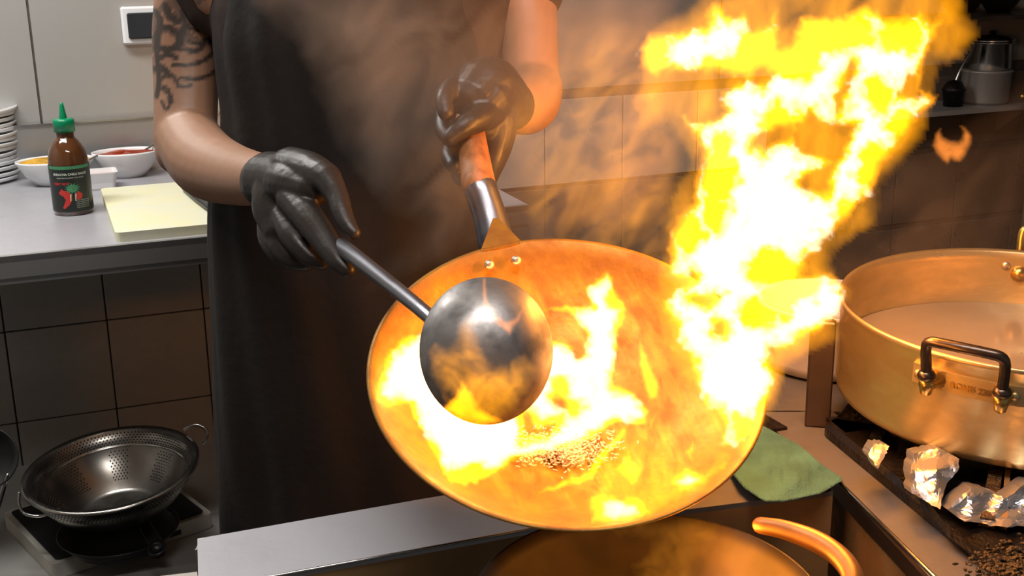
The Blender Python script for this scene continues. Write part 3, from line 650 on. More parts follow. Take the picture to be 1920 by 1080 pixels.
MB().tube([P(930, 455, 1.445), P(918, 405, 1.458), P(900, 352, 1.468)], [.0215, .0200, .0200], 22).build('socket', M['ladleh'], wok, True)
MB().tube([H1, P(888, 285, 1.50), P(880, 235, 1.53), H0], [.0205, .0185, .018, .017], 22).build('wooden_grip', M['wood'], wok, True)
for px, py in ((916, 497), (967, 489)):
    q = rimpt(px, py) ; q = onpl(px, py, WC - WN * .008, WN)
    nr = (WC + WN * .14 - q).normalized()
    MB().lathe([(.0060, 0), (.0058, .002), (.003, .0038), (.0005, .004)], q + nr * .002, nr, 18, caps=True).build('rivet', M['rivet'], wok, True)
# rice frying in the bottom of the wok
rm = MB(); rr_ = random.Random(8)
for i in range(1300):
    x = rr_.gauss(1050, 44); y = rr_.gauss(842, 17)
    q = onpl(x, y, WC - WN * .078 + V((0, 0, 0)), WN); rad = (q - WC) - WN * (q - WC).dot(WN)
    Rs = (WR ** 2 + WD ** 2) / (2 * WD); hgt = -WD + Rs - math.sqrt(max(Rs * Rs - rad.length_squared, 0)); q = WC + rad + WN * (hgt + rr_.uniform(.002, .010))
    rm.ellip(q, .0030, .0011, .0011, 6, 4, Matrix.Rotation(rr_.uniform(0, PI), 3, 'Z') @ Matrix.Rotation(rr_.uniform(-.6, .6), 3, 'Y'))
tag(rm.build('fried_rice', M['rice'], smooth=True, origin=WC - WN * .08), 'glistening fried rice in the bottom of the flaming wok', 'food', kind='stuff')

# ------------------------------------------------------------------ ladle
LC = P(912, 656, 1.13); LN = V((.05, -.88, .475)).normalized(); LR = 128 / F * 1.13 * 1.02
ldl = empty('ladle', LC, 'large dark steel ladle held over the flaming wok', 'ladle')
pr_ = []
D_ = .034; Rs = (LR ** 2 + D_ ** 2) / (2 * D_)
for i in range(15): a_ = i / 14 * math.asin(LR / Rs); pr_.append((max(Rs * math.sin(a_), .0004), -(Rs - D_) + Rs * math.cos(a_)))
pr_ += [(LR + .0008, -.0008), (LR - .001, -.0015)] + [(r * .98, z - .0025) for r, z in pr_[::-1]][1:]
up_ = UP - LN * UP.dot(LN); up_.normalize(); sx_ = LN.cross(up_) * -1
lm_ = MB(); rings = []
for r, h in pr_: rings.append([LC + LN * h + up_ * (r * 1.06 * math.cos(2 * PI * i / 72)) + sx_ * (r * .95 * math.sin(2 * PI * i / 72)) for i in range(72)])
lm_.loft(rings, caps=False).build('ladle_bowl', M['ladle'], ldl, True)
LH0 = P(640, 462, 1.385)
MB().tube([P(832, 618, 1.125), P(812, 600, 1.14), P(760, 556, 1.20), LH0], [.006, .0072, .0078, .0098], 18, k=3).build('handle', M['ladleh'], ldl, True)

# ------------------------------------------------------------------ the cook
ck = empty('person', V((-.223, 1.78, 0)), 'cook in black apron and gloves holding a wok and a ladle', 'person')
bx = -.223
def ch(mb_, pts, rad, **k): return mb_.tube(pts, rad, 18, **k)
def ering(cx, cy, z, rx, ry, n=36, pw=1.0): return [V((cx + rx * math.copysign(abs(math.cos(2 * PI * i / n)) ** pw, math.cos(2 * PI * i / n)), cy + ry * math.copysign(abs(math.sin(2 * PI * i / n)) ** pw, math.sin(2 * PI * i / n)), z)) for i in range(n)]
def torso(mb_, k=0.0, lo=.80, hi=1.50):
    rows = [(.80, .155, .115), (.92, .165, .12), (1.05, .150, .112), (1.18, .160, .115), (1.32, .180, .12), (1.42, .185, .105), (1.47, .14, .085), (1.50, .07, .06)]
    rows = [tuple(q) for q in cr(rows, 3)]
    return mb_.loft([ering(bx + .012 * min(1, max(0, (z - 1.05) / .2)), 1.80, z, rx + k + .008 * min(1, max(0, (z - 1.05) / .2)), ry + k, pw=.9) for z, rx, ry in rows if lo <= z <= hi])
RS, RE, RW = P(372, -70, 1.80), P(347, 270, 1.80), P(508, 340, 1.52)
LS, LE, LW = P(968, -110, 1.79), P(996, 165, 1.72), P(945, 195, 1.585)
body = MB(); torso(body)
ch(body, [RS, P(350, 60, 1.81), P(349, 170, 1.81), RE], [.058, .050, .047, .046]); ch(body, [P(349, 255, 1.80), P(385, 305, 1.73), P(440, 328, 1.64), RW, P(545, 350, 1.475)], [.047, .050, .041, .031, .027])
body.ellip(P(335, 285, 1.79), .034, .034, .034); 
ch(body, [LS, P(990, 40, 1.76), LE], [.058, .043, .040]); ch(body, [P(1003, 165, 1.72), P(990, 192, 1.67), P(968, 198, 1.62), LW, P(946, 195, 1.58)], [.040, .043, .037, .029, .022])
ch(body, [V((bx - .17, 1.80, 1.42)), V((bx, 1.80, 1.45)), V((bx + .17, 1.80, 1.42))], [.06, .07, .06])
ch(body, [V((bx, 1.81, 1.46)), V((bx, 1.79, 1.56))], [.056, .052])
hc = V((bx, 1.77, 1.655))
body.ellip(hc, .075, .092, .115); body.ellip(hc + V((0, -.01, -.05)), .060, .075, .07); body.ellip(hc + V((0, -.085, -.085)), .028, .022, .02)
body.ellip(hc + V((0, -.100, -.012)), .013, .016, .028); body.ellip(hc + V((0, -.108, -.028)), .017, .014, .011)
body.ellip(hc + V((0, -.088, -.058)), .026, .014, .006); body.ellip(hc + V((0, -.087, -.068)), .022, .013, .006)
for s in (-1, 1): body.ellip(hc + V((s * .077, .005, -.01)), .008, .018, .030); body.ellip(hc + V((s * .032, -.085, .022)), .022, .012, .008)
for s in (-1, 1): ch(body, [V((bx + s * .085, 1.80, .86)), V((bx + s * .095, 1.79, .48)), V((bx + s * .10, 1.81, .09))], [.085, .055, .038]); body.ellip(V((bx + s * .10, 1.76, .045)), .042, .11, .035)
bo = body.remesh('body', M['skin'], ck, .0042, 5)
# tattoo on the upper arm, painted as ink on the skin
me = bo.data; nv = len(me.vertices); a_ = np.empty(nv * 3); me.vertices.foreach_get('co', a_); a_ = a_.reshape(-1, 3) + np.array(ORG[ck.name]) - np.array(CAM)
dd = a_ @ np.array(FW); sx = 960 + F * (a_ @ np.array(RT)) / dd; sy = 540 - F * (a_ @ np.array(UP)) / dd
T = [([(303, 190), (312, 205), (322, 188), (320, 178), (305, 168)], 4), ([(296, 168), (308, 163), (318, 172), (316, 188), (324, 190)], 4), ([(300, 150), (315, 140), (328, 146), (334, 160), (346, 163), (358, 159)], 5), ([(340, 146), (365, 148), (390, 142), (408, 130)], 5),
     ([(325, 122), (355, 122), (380, 114), (398, 100), (402, 84), (392, 76)], 6), ([(290, 70), (300, 55), (318, 52), (330, 62), (334, 80), (322, 92), (300, 92)], 9), ([(296, 110), (315, 102), (330, 108)], 8), ([(290, 130), (305, 128), (316, 140)], 10), ([(340, 20), (346, 45), (342, 70), (336, 92)], 8),
     ([(350, 50), (372, 56), (396, 54)], 6), ([(352, 78), (372, 80), (388, 74)], 5), ([(345, 92), (365, 96), (380, 86), (384, 74)], 7), ([(310, 10), (318, 30), (332, 40)], 12), ([(360, 20), (378, 30), (370, 44), (390, 50)], 8), ([(290, 20), (300, 40), (292, 90)], 9), ([(294, 100), (298, 150), (294, 180)], 7), ([(380, 36), (388, 52), (394, 40)], 2), ([(322, 60), (340, 60)], 8), ([(400, 60), (408, 90), (410, 110)], 6)]
ink = np.zeros(nv); sel = (sx < 425) & (sx > 270) & (sy < 215) & (sy > -120) & (dd < 1.82)
idx = np.where(sel)[0]; X_, Y_ = sx[idx], sy[idx]; best = np.full(len(idx), 99.)
for pts, wd_ in T:
    q = cr(pts, 5)
    for (x0, y0), (x1, y1) in zip(q[:-1], q[1:]):
        L2 = max((x1 - x0) ** 2 + (y1 - y0) ** 2, 1e-6); tt = np.clip(((X_ - x0) * (x1 - x0) + (Y_ - y0) * (y1 - y0)) / L2, 0, 1)
        best = np.minimum(best, np.hypot(X_ - x0 - tt * (x1 - x0), Y_ - y0 - tt * (y1 - y0)) - wd_ * .62)
ink[idx] = np.clip(.7 - best / 3, 0, .93)
shade = (np.sin(X_ * .09 + 2 * np.sin(Y_ * .06)) * np.cos(Y_ * .08 + X_ * .03)) > -.1
ink[idx] = np.maximum(ink[idx], np.clip((118 - Y_ - (X_ - 330) * .35) / 60, 0, .62) * shade)
at_ = me.attributes.new('ink', 'FLOAT', 'POINT'); at_.data.foreach_set('value', ink.astype(np.float32))
# shirt, apron, trousers, shoes
sh = MB(); torso(sh, .020, .84, 1.49)
ch(sh, [RS + V((.02, 0, .03)), P(394, -60, 1.78), P(414, -5, 1.775)], [.070, .068, .060], ends=True); ch(sh, [LS, P(990, -60, 1.78), P(992, -20, 1.77)], [.065, .058, .053])
ch(sh, [RS, V((bx, 1.80, 1.44)), LS], [.075, .088, .072]); ch(sh, [RS + V((.07, -.02, -.05)), V((bx, 1.775, 1.38)), LS + V((-.05, -.02, -.05))], [.070, .085, .066])
sho = sh.remesh('shirt', M['shirt'], ck, .006, 6)
# apron: a wrapped cloth sheet with thickness and folds
ap = MB(); rows = []; NA = 56
for iz in range(48):
    z = 1.44 - iz / 47 * .98; k_ = iz / 47
    half = math.radians(np.interp(z, [.4, .95, 1.1, 1.25, 1.44], [118, 118, 112, 92, 70]))
    rx = np.interp(z, [.4, .8, 1.05, 1.2, 1.35, 1.44], [.245, .232, .218, .205, .208, .190]); ry = np.interp(z, [.4, .8, 1.05, 1.2, 1.35, 1.44], [.178, .170, .153, .152, .158, .146])
    row = []
    for i in range(NA + 1):
        a0 = -half + 2 * half * i / NA
        fo = .005 * math.sin(a0 * 9 + 2.2 * math.sin(z * 6)) * min(1, max(0, (1.2 - z) * 2)) + .0025 * math.sin(a0 * 17 + z * 13)
        row.append(V((bx - .002 + .010 * min(1, max(0, (z - 1.15) / .1)) - .012 * min(1, max(0, (1.2 - z) / .1)) + (rx + fo) * math.sin(a0), 1.80 - (ry + fo) * math.cos(a0), z)))
    rows.append(row)
vs = [p for r in rows for p in r]; n1 = NA + 1; nrw = len(rows); inner = [V((p.x * .985 + bx * .015, p.y * .985 + 1.8 * .015, p.z)) for p in vs]
fs = []
for i in range(nrw - 1):
    for j in range(NA): f_ = (i * n1 + j, i * n1 + j + 1, (i + 1) * n1 + j + 1, (i + 1) * n1 + j); fs += [f_, tuple(q + len(vs) for q in f_[::-1])]
o_ = len(vs)
for i in range(nrw - 1):
    for j in (0, NA): fs.append((i * n1 + j, (i + 1) * n1 + j, (i + 1) * n1 + j + o_, i * n1 + j + o_))
for j in range(NA):
    for i in (0, nrw - 1): fs.append((i * n1 + j, i * n1 + j + 1, i * n1 + j + 1 + o_, i * n1 + j + o_))
mesh_obj('apron', vs + inner, fs, M['apron'], ck, True)
tr = MB()
tr.loft([ering(bx, 1.80, z, rx, ry) for z, rx, ry in ((.84, .172, .132), (.92, .178, .135), (1.0, .172, .13))])
for s in (-1, 1): ch(tr, [V((bx + s * .085, 1.80, .84)), V((bx + s * .095, 1.79, .48)), V((bx + s * .10, 1.81, .11))], [.10, .075, .06])
tr.remesh('trousers', M['trousers'], ck, .009, 5)
for s in (-1, 1): 
    sm_ = MB(); sm_.ellip(V((bx + s * .10, 1.76, .05)), .05, .135, .05); sm_.build('shoe', M['shoe'], ck, True)
hr = MB(); hr.ellip(hc + V((0, .018, .028)), .084, .092, .105); hr.build('hair', M['hair'], ck, True)
for s in (-1, 1): 
    e_ = MB().ellip(hc + V((s * .032, -.080, .008)), .013, .011, .011, 16, 10).build('eye', M['eye'], ck, True)
    MB().ellip(hc + V((s * .032, -.0885, .007)), .006, .004, .006, 12, 8).build('iris', M['iris'], e_, True)
# gloves
def glove(parts, cuff, fingers, thumb):
    gm_ = MB()
    for pts, rad, fl_ in parts: gm_.tube([P(*p) for p in pts], rad, 18, flat=fl_)
    for pts, rad in fingers + [thumb]: gm_.tube([P(*p) for p in pts], rad, 14)
    gm_.tube([P(*p) for p in cuff[0]], cuff[1], 24, ends=True)
    return gm_.remesh('glove', M['glove'], ck, .0021, 2)
glove([([(535, 338, 1.50), (555, 345, 1.47), (585, 352, 1.44)], [.034, .036, .026], .9), ([(530, 350, 1.50), (525, 390, 1.49), (530, 425, 1.475)], [.036, .034, .026], 1.0), ([(545, 315, 1.48), (580, 322, 1.45), (612, 336, 1.42)], [.026, .024, .019], 1.0)],
      ([(506, 340, 1.530), (528, 341, 1.505), (548, 345, 1.48)], [.0375, .0365, .035]),
      [([(548, 372, 1.45), (578, 408, 1.42), (610, 452, 1.395), (632, 486, 1.375), (652, 508, 1.365)], [.020, .0185, .0160, .0125, .0090]),
       ([(528, 395, 1.475), (548, 440, 1.44), (578, 478, 1.425), (604, 492, 1.42)], [.0185, .0155, .0125, .0095]),
       ([(514, 405, 1.50), (522, 452, 1.47), (548, 485, 1.455), (574, 494, 1.45)], [.018, .0160, .0130, .010]),
       ([(506, 412, 1.52), (506, 448, 1.50), (524, 476, 1.485), (546, 490, 1.48)], [.016, .0145, .0125, .010])],
      ([(560, 322, 1.465), (605, 330, 1.425), (632, 368, 1.40), (642, 400, 1.385), (654, 425, 1.375), (664, 437, 1.37)], [.024, .019, .0135, .0118, .0100, .0078]))
glove([([(938, 180, 1.565), (915, 165, 1.55), (895, 180, 1.535)], [.037, .041, .036], 1.0), ([(920, 185, 1.535), (900, 205, 1.525)], [.030, .026], 1.0), ([(925, 185, 1.565), (932, 240, 1.555), (925, 290, 1.55), (918, 330, 1.55)], [.034, .026, .020, .012], 1.0), ([(900, 165, 1.545), (905, 210, 1.54), (910, 240, 1.54)], [.032, .027, .02], 1.0)],
      ([(957, 198, 1.60), (950, 196, 1.59), (938, 192, 1.57)], [.034, .0335, .034]),
      [([(895, 160, 1.55), (858, 156, 1.53), (834, 182, 1.50), (836, 212, 1.488)], [.018, .0125, .0120, .0100]),
       ([(905, 190, 1.575), (868, 186, 1.575), (838, 205, 1.55), (832, 240, 1.52), (846, 262, 1.50)], [.018, .0145, .013, .012, .0105]),
       ([(915, 250, 1.575), (870, 262, 1.58), (843, 285, 1.56), (850, 310, 1.535)], [.018, .014, .012, .010]),
       ([(915, 290, 1.575), (880, 305, 1.575), (857, 320, 1.555), (866, 338, 1.54)], [.015, .012, .0105, .009])],
      ([(918, 205, 1.53), (900, 222, 1.505), (872, 236, 1.488), (845, 258, 1.485)], [.022, .017, .0145, .0105]))

# ------------------------------------------------------------------ things on the right of the back wall
S2 = 2.55
shf = empty('wall_shelf', wp(2.8, .93), 'narrow steel wall shelf carrying pans behind the flames', 'shelf')
MB().hexa([wp(2.45, .90, .0), wp(3.2, .90, .0), wp(3.2, .90, .20), wp(2.45, .90, .20), wp(2.45, .915, .0), wp(3.2, .915, .0), wp(3.2, .915, .20), wp(2.45, .915, .20)]).build('shelf_board', M['steelp'], shf)
for s in (2.55, 3.1): MB().hexa([wp(s, .80, .0), wp(s + .01, .80, .0), wp(s + .01, .80, .01), wp(s, .80, .01), wp(s, .90, .0), wp(s + .01, .90, .0), wp(s + .01, .90, .15), wp(s, .90, .15)]).build('bracket', M['steel'], shf)
def shelfpt(px, z, out=.10):
    lo_, hi_ = 2.3, 3.5
    for _ in range(40):
        mid = (lo_ + hi_) / 2; v = wp(mid, z, out) - CAM
        if 960 + F * v.dot(RT) / v.dot(FW) < px: lo_ = mid
        else: hi_ = mid
    return wp(lo_, z, out)
c = shelfpt(1845, .915); tt = empty('steel_container', c, 'grey steel container under the saucepan on the wall shelf', 'container')
MB().lathe([(.001, 0), (.070, 0), (.075, .01), (.078, .10), (.082, .104), (.082, .108), (.001, .108)], c, seg=40).build('container_body', M['steelp'], tt, True)
c2 = c + Z * .108 + U * .01; tt = empty('saucepan', c2, 'small steel saucepan stacked on the grey container of the wall shelf', 'pan')
MB().lathe([(.001, 0), (.062, 0), (.068, .008), (.068, .085), (.073, .088), (.073, .091), (.064, .091), (.064, .01), (.001, .008)], c2, seg=40).build('pan_body', M['chrome'], tt, True)
MB().lathe([(.001, 0), (.062, 0), (.072, .003), (.072, .007), (.05, .018), (.012, .022), (.012, .034), (.001, .036)], c2 + Z * .091, seg=40).build('lid', M['chrome'], tt, True)
c3 = shelfpt(1786, .915, .12); tt = empty('iron_mould', c3, 'blackened small iron pan beside the container on the wall shelf', 'pan')
MB().lathe([(.001, 0), (.03, 0), (.036, .05), (.04, .052), (.034, .06), (.022, .08), (.001, .085)], c3, seg=20).build('pan_body', M['iron'], tt, True)
MB().tube([c3 + Z * .07, c3 + Z * .12 + U * .02, c3 + Z * .17 + U * .05], [.004, .004, .003], 8).build('handle', M['chrome'], tt, True)
# upper shelf
sh2 = empty('wall_shelf', wp(2.8, 1.19), 'upper brown stained wall shelf near the top right corner', 'shelf')
MB().hexa([wp(2.5, 1.19, .0), wp(3.2, 1.19, .0), wp(3.2, 1.19, .22), wp(2.5, 1.19, .22), wp(2.5, 1.205, .0), wp(3.2, 1.205, .0), wp(3.2, 1.205, .22), wp(2.5, 1.205, .22)]).build('shelf_board', M['post'], sh2)
for s, l_ in ((1800, 'dark steel bowl left on the upper wall shelf'), (1872, 'steel bowl beside the tall cabinet on the upper wall shelf')):
    c4 = shelfpt(s, 1.205); q = empty('steel_bowl', c4, l_, 'bowl')
    MB().lathe([(.001, 0), (.035, 0), (.07, .05), (.075, .052), (.075, .055), (.068, .053), (.033, .004), (.001, .004)], c4, seg=36).build('bowl_body', M['post'] if s < 1850 else M['chrome'], q, True)
cbp = shelfpt(1897, 0.0, .27)
cb_ = empty('tall_panel', cbp, 'tall grey green upright panel at the right edge with a brass knob', 'panel')
MB().hexa([cbp, cbp + U * .5, cbp + U * .5 + W * .03, cbp + W * .03] + [q + Z * 2.3 for q in (cbp, cbp + U * .5, cbp + U * .5 + W * .03, cbp + W * .03)]).build('panel_body', M['cupbd'], cb_)
kp = onpl(1912, 180, cbp, W); MB().lathe([(.004, 0), (.004, .008), (.010, .012), (.011, .018), (.001, .022)], kp, -W, 20, caps=True).build('knob', M['brass'], cb_, True)

# ------------------------------------------------------------------ flames: solid glowing bodies with real thickness
def vnoise(x, y, seed):
    rg = np.random.default_rng(seed); T_ = rg.random((256, 256)); xi = np.floor(x).astype(int); yi = np.floor(y).astype(int); fx = x - xi; fy = y - yi
    fx = fx * fx * (3 - 2 * fx); fy = fy * fy * (3 - 2 * fy); g_ = lambda i, j: T_[i % 256, j % 256]
    return (g_(xi, yi) * (1 - fx) + g_(xi + 1, yi) * fx) * (1 - fy) + (g_(xi, yi + 1) * (1 - fx) + g_(xi + 1, yi + 1) * fx) * fy
def fbm(x, y, seed, o=4): return sum(vnoise(x * 2 ** i, y * 2 ** i, seed + i) * .5 ** i for i in range(o)) / (2 - .5 ** (o - 1)) - .5
def sdist(poly, X, Y):
    p = np.array(poly, float); q = np.roll(p, -1, 0); d = np.full(X.shape, 1e9); ins = np.zeros(X.shape, bool)
    for (x0, y0), (x1, y1) in zip(p, q):
        L2 = max((x1 - x0) ** 2 + (y1 - y0) ** 2, 1e-9); t_ = np.clip(((X - x0) * (x1 - x0) + (Y - y0) * (y1 - y0)) / L2, 0, 1)
        d = np.minimum(d, np.hypot(X - x0 - t_ * (x1 - x0), Y - y0 - t_ * (y1 - y0)))
        c_ = ((y0 > Y) != (y1 > Y)) & (X < (x1 - x0) * (Y - y0) / (y1 - y0 + 1e-12) + x0); ins ^= c_
    return np.where(ins, d, -d)
def ell(cx, cy, rx, ry, n=20, rot=0):  return [(cx + rx * math.cos(a) * math.cos(rot) - ry * math.sin(a) * math.sin(rot), cy + rx * math.cos(a) * math.sin(rot) + ry * math.sin(a) * math.cos(rot)) for a in np.linspace(0, 2 * PI, n, endpoint=False)]
def sheet(name, polys, depthf, T_, soft, mt, parent=None, holes=(), step=4, warp=(5, 30), tex=(0, 40), seed=1, inset=0, thr=None, wob=.02, pw=.8, stretch=(1, 1), rot=0, origin=None, bulge=0, fine=0):
    allp = np.vstack([np.array(p) for p in polys]); x0, y0 = allp.min(0) - 12; x1, y1 = allp.max(0) + 12
    X, Y = np.meshgrid(np.arange(x0, x1, step), np.arange(y0, y1, step), indexing='ij')
    wx = X + warp[0] * 2 * fbm(X / warp[1], Y / warp[1], seed); wy = Y + warp[0] * 2 * fbm(X / warp[1] + 50, Y / warp[1], seed + 7)
    wx = wx + fine * (vnoise(X / 9, Y / 9, seed + 3) - .5) * 2; wy = wy + fine * (vnoise(X / 9 + 40, Y / 9, seed + 4) - .5) * 2
    d = np.full(X.shape, -1e9)
    for p in polys: d = np.maximum(d, sdist(p, wx, wy))
    for h in holes: d = np.minimum(d, -sdist(h, wx, wy))
    d = d - inset
    cr_, sr_ = math.cos(rot), math.sin(rot); tx = (X * cr_ + Y * sr_) / (tex[1] * stretch[0]); ty = (-X * sr_ + Y * cr_) / (tex[1] * stretch[1])
    wq = fbm(tx * .7 + 9, ty * .7, seed + 21, 3); nz_ = fbm(tx + wq * 1.5, ty + wq * 2.0, seed + 13, 4) * 2
    t_ = np.clip(d / soft, 0, 1) ** pw
    if thr is not None: t_ = t_ * np.clip((nz_ - thr[0]) / (thr[1] - thr[0]), 0, 1) ** 1.3
    t_ = T_ * t_ * np.clip(1 + tex[0] * nz_, .0, 3) + bulge * np.sqrt(np.clip(d, 0, 200) / 200) * (d > 0)
    t_[t_ < T_ * .012] = 0; t_[0, :] = t_[-1, :] = 0; t_[:, 0] = t_[:, -1] = 0
    D_ = depthf(X, Y) + wob * 2 * fbm(X / 120, Y / 120, seed + 31, 2)
    on = t_ > 0; cell = on[:-1, :-1] | on[1:, :-1] | on[:-1, 1:] | on[1:, 1:]
    used = np.zeros(X.shape, bool); used[:-1, :-1] |= cell; used[1:, :-1] |= cell; used[:-1, 1:] |= cell; used[1:, 1:] |= cell
    R_ = ((X - 960) / F)[..., None] * np.array(RT) + ((540 - Y) / F)[..., None] * np.array(UP) + np.array(FW)
    ln = np.linalg.norm(R_, axis=-1)
    t_ = np.maximum(t_, .0010)
    fro = np.array(CAM) + R_ * (D_ - t_ / 2 / ln)[..., None]; bac = np.array(CAM) + R_ * (D_ + t_ / 2 / ln)[..., None]
    idf = -np.ones(X.shape, int); nf_ = int(used.sum()); idf[used] = np.arange(nf_); idb = np.where(used, idf + nf_, -1)
    verts = np.vstack([fro[used], bac[used]])
    I, J = np.where(cell); a_, b_, c_, d_ = (idf[I, J], idf[I + 1, J], idf[I + 1, J + 1], idf[I, J + 1]); F1 = np.stack([a_, d_, c_, b_], 1)
    a2, b2, c2, d2 = (idb[I, J], idb[I + 1, J], idb[I + 1, J + 1], idb[I, J + 1]); F2 = np.stack([a2, b2, c2, d2], 1)
    tri = np.vstack([F1[:, [0, 1, 2]], F1[:, [0, 2, 3]], F2[:, [0, 1, 2]], F2[:, [0, 2, 3]]])
    ed = np.vstack([F1[:, [0, 1]], F1[:, [1, 2]], F1[:, [2, 3]], F1[:, [3, 0]]]).astype(np.int64)      # rim of the front sheet
    key = ed[:, 0] * 10 ** 7 + ed[:, 1]; rev = ed[:, 1] * 10 ** 7 + ed[:, 0]; be = ed[~np.isin(key, rev)]
    tri = np.vstack([tri, np.stack([be[:, 1], be[:, 0], be[:, 0] + nf_], 1), np.stack([be[:, 1], be[:, 0] + nf_, be[:, 1] + nf_], 1)])
    return mesh_obj(name, verts, tri.tolist(), mt, parent, True, origin)
rimd = (WC - CAM).dot(WN); RTa, UPa, FWa, WNa = (np.array(q) for q in (RT, UP, FW, WN))
def rimplane(X, Y, off=0):
    den = ((X - 960) / F) * RT.dot(WN) + ((540 - Y) / F) * UP.dot(WN) + FW.dot(WN); return (rimd + off) / den
def bigd(X, Y): return np.interp(Y, [-60, 300, 620, 840], [1.40, 1.33, 1.24, 1.12])
BIG = [(1378, 840), (1353, 833), (1357, 790), (1345, 770), (1328, 759), (1300, 728), (1293, 673), (1271, 634), (1264, 603), (1244, 584), (1241, 564), (1266, 543), (1285, 533), (1297, 514), (1280, 524), (1258, 522), (1250, 500), (1254, 480), (1254, 462), (1253, 440), (1270, 405), (1297, 378), (1310, 311), (1314, 285), (1301, 253), (1272, 218), (1279, 205), (1297, 227), (1337, 227), (1354, 209), (1352, 175), (1375, 155), (1395, 145), (1330, 140), (1270, 132), (1225, 142), (1203, 133), (1194, 89), (1217, 58), (1266, 58), (1319, 44), (1332, 18), (1346, 2), (1363, 27), (1381, 31), (1399, 22), (1412, 53), (1443, 40), (1455, 12), (1464, 89), (1476, 84), (1495, 30), (1528, 27), (1577, 30), (1617, 8), (1661, 30), (1692, 28), (1724, 15), (1746, 40), (1768, 36), (1759, 58), (1735, 110), (1724, 165), (1759, 178), (1755, 196), (1719, 227), (1684, 267), (1657, 307), (1642, 345), (1630, 369), (1590, 409), (1537, 462), (1510, 494), (1511, 518), (1553, 514), (1581, 529), (1586, 561), (1569, 592), (1542, 619), (1507, 634), (1479, 658), (1452, 654), (1448, 673), (1458, 712), (1444, 751), (1429, 774), (1413, 802), (1398, 829)]
HB = [ell(1428, 144, 14, 11), [(1418, 268), (1440, 252), (1485, 236), (1488, 248), (1460, 262), (1430, 275)], [(1497, 280), (1492, 249), (1519, 213), (1541, 231), (1595, 240), (1588, 267), (1562, 305), (1532, 285)], [(1506, 347), (1528, 320), (1559, 307), (1553, 350), (1537, 362)], [(1600, 120), (1594, 150), (1566, 215), (1572, 180)], [(1688, 178), (1710, 138), (1721, 173)], ell(1324, 560, 20, 7), ell(1347, 615, 9, 7), ell(1342, 785, 5, 22)]
o0 = V(P(1380, 830, 1.13))
fl1 = sheet('flame', [BIG], bigd, .056, 30, M['fire'], None, HB, 3, (9, 26), (.3, 50), 3, pw=1.1, fine=3, stretch=(.6, 1.5), rot=.45, origin=o0)
tag(fl1, 'huge yellow white flame leaping from the right side of the wok', 'flame')
YP = [ell(1448, 505, 30, 26), ell(1500, 530, 34, 24), ell(1432, 588, 32, 16), ell(1350, 320, 18, 50), ell(1342, 400, 10, 30), ell(1462, 222, 28, 15), ell(1648, 180, 12, 22), ell(1430, 100, 40, 40), ell(1500, 90, 34, 50), ell(1375, 130, 60, 12), ell(1570, 60, 60, 28), ell(1690, 60, 30, 26), ell(1700, 235, 22, 20), ell(1640, 320, 18, 30), ell(1590, 400, 20, 20), ell(1275, 500, 24, 24), ell(1320, 690, 12, 18), ell(1375, 640, 14, 14), ell(1480, 620, 18, 12), ell(1470, 560, 24, 10), ell(1395, 800, 10, 14), ell(1230, 100, 16, 30), ell(1290, 440, 16, 24)]
sheet('flame_core', [BIG], lambda X, Y: bigd(X, Y) + .002, .042, 22, M['core'], fl1, HB + YP[:-8] + YP[-4:], 3, (22, 26), (.42, 34), 11, inset=9, fine=4, stretch=(.6, 1.6), rot=.45, origin=o0)
# thin orange veils around the big flame
sheet('orange_fringe', [[(1195, 250), (1185, 190), (1200, 150), (1215, 60), (1280, 20), (1320, -20), (1460, -60), (1760, -60), (1800, -20), (1832, 60), (1800, 110), (1760, 130), (1740, 240), (1700, 300), (1655, 350), (1640, 420), (1580, 460), (1560, 500), (1600, 560), (1560, 640), (1480, 690), (1465, 740), (1440, 800), (1390, 860), (1345, 820), (1270, 700), (1225, 590), (1240, 480), (1240, 430), (1290, 300), (1250, 240)]], lambda X, Y: bigd(X, Y) + .01, .05, 34, M['veil'], fl1, (), 6, (14, 45), (.9, 60), 5, stretch=(.6, 1.4), rot=.4, origin=o0)
# crescent of fire in the wok
WF = [(704, 730), (726, 665), (758, 628), (801, 622), (860, 660), (960, 660), (1029, 633), (1069, 644), (1091, 665), (1096, 628), (1069, 585), (1018, 581), (1059, 569), (1107, 574), (1096, 537), (1139, 507), (1150, 531), (1177, 580), (1161, 622), (1155, 676), (1150, 719), (1193, 735), (1220, 767), (1204, 794), (1150, 794), (1107, 826), (1043, 843), (962, 864), (908, 902), (871, 912), (838, 902), (806, 837), (774, 783), (769, 757), (731, 762), (704, 751)]
o1 = V(P(960, 830, 1.2))
def wfd(X, Y): return rimplane(X, Y, .0) + np.interp(Y, [500, 700, 900], [-.02, .0, .005])
fl2 = sheet('flame', [WF], wfd, .052, 16, M['fire'], None, [[(985, 815), (988, 775), (1003, 808), (1040, 795), (1030, 808)], ell(1085, 662, 8, 10), ell(1045, 755, 14, 6, rot=.5)], 3, (6, 22), (.25, 34), 23, wob=.006, fine=2.5, origin=o1)
tag(fl2, 'white hot crescent of flame sweeping behind the ladle in the wok', 'flame')
sheet('flame_core', [WF], wfd, .042, 16, M['core'], fl2, [[(975, 825), (980, 760), (1003, 800), (1050, 790), (1030, 815)], ell(1062, 755, 26, 9, rot=.5), ell(1050, 725, 10, 14), ell(1160, 560, 12, 14), ell(880, 890, 40, 10), ell(1020, 572, 40, 12)], 3, (12, 24), (.4, 30), 29, fine=3, inset=7, wob=.006, origin=o1)
fl3 = sheet('flame', [[(1197, 632), (1206, 650), (1225, 690), (1238, 725), (1232, 748), (1218, 752), (1206, 722), (1198, 680)]], wfd, .040, 14, M['fire'], None, (), 3, (3, 14), (.2, 30), 31, wob=.004, origin=P(1215, 700, 1.25))
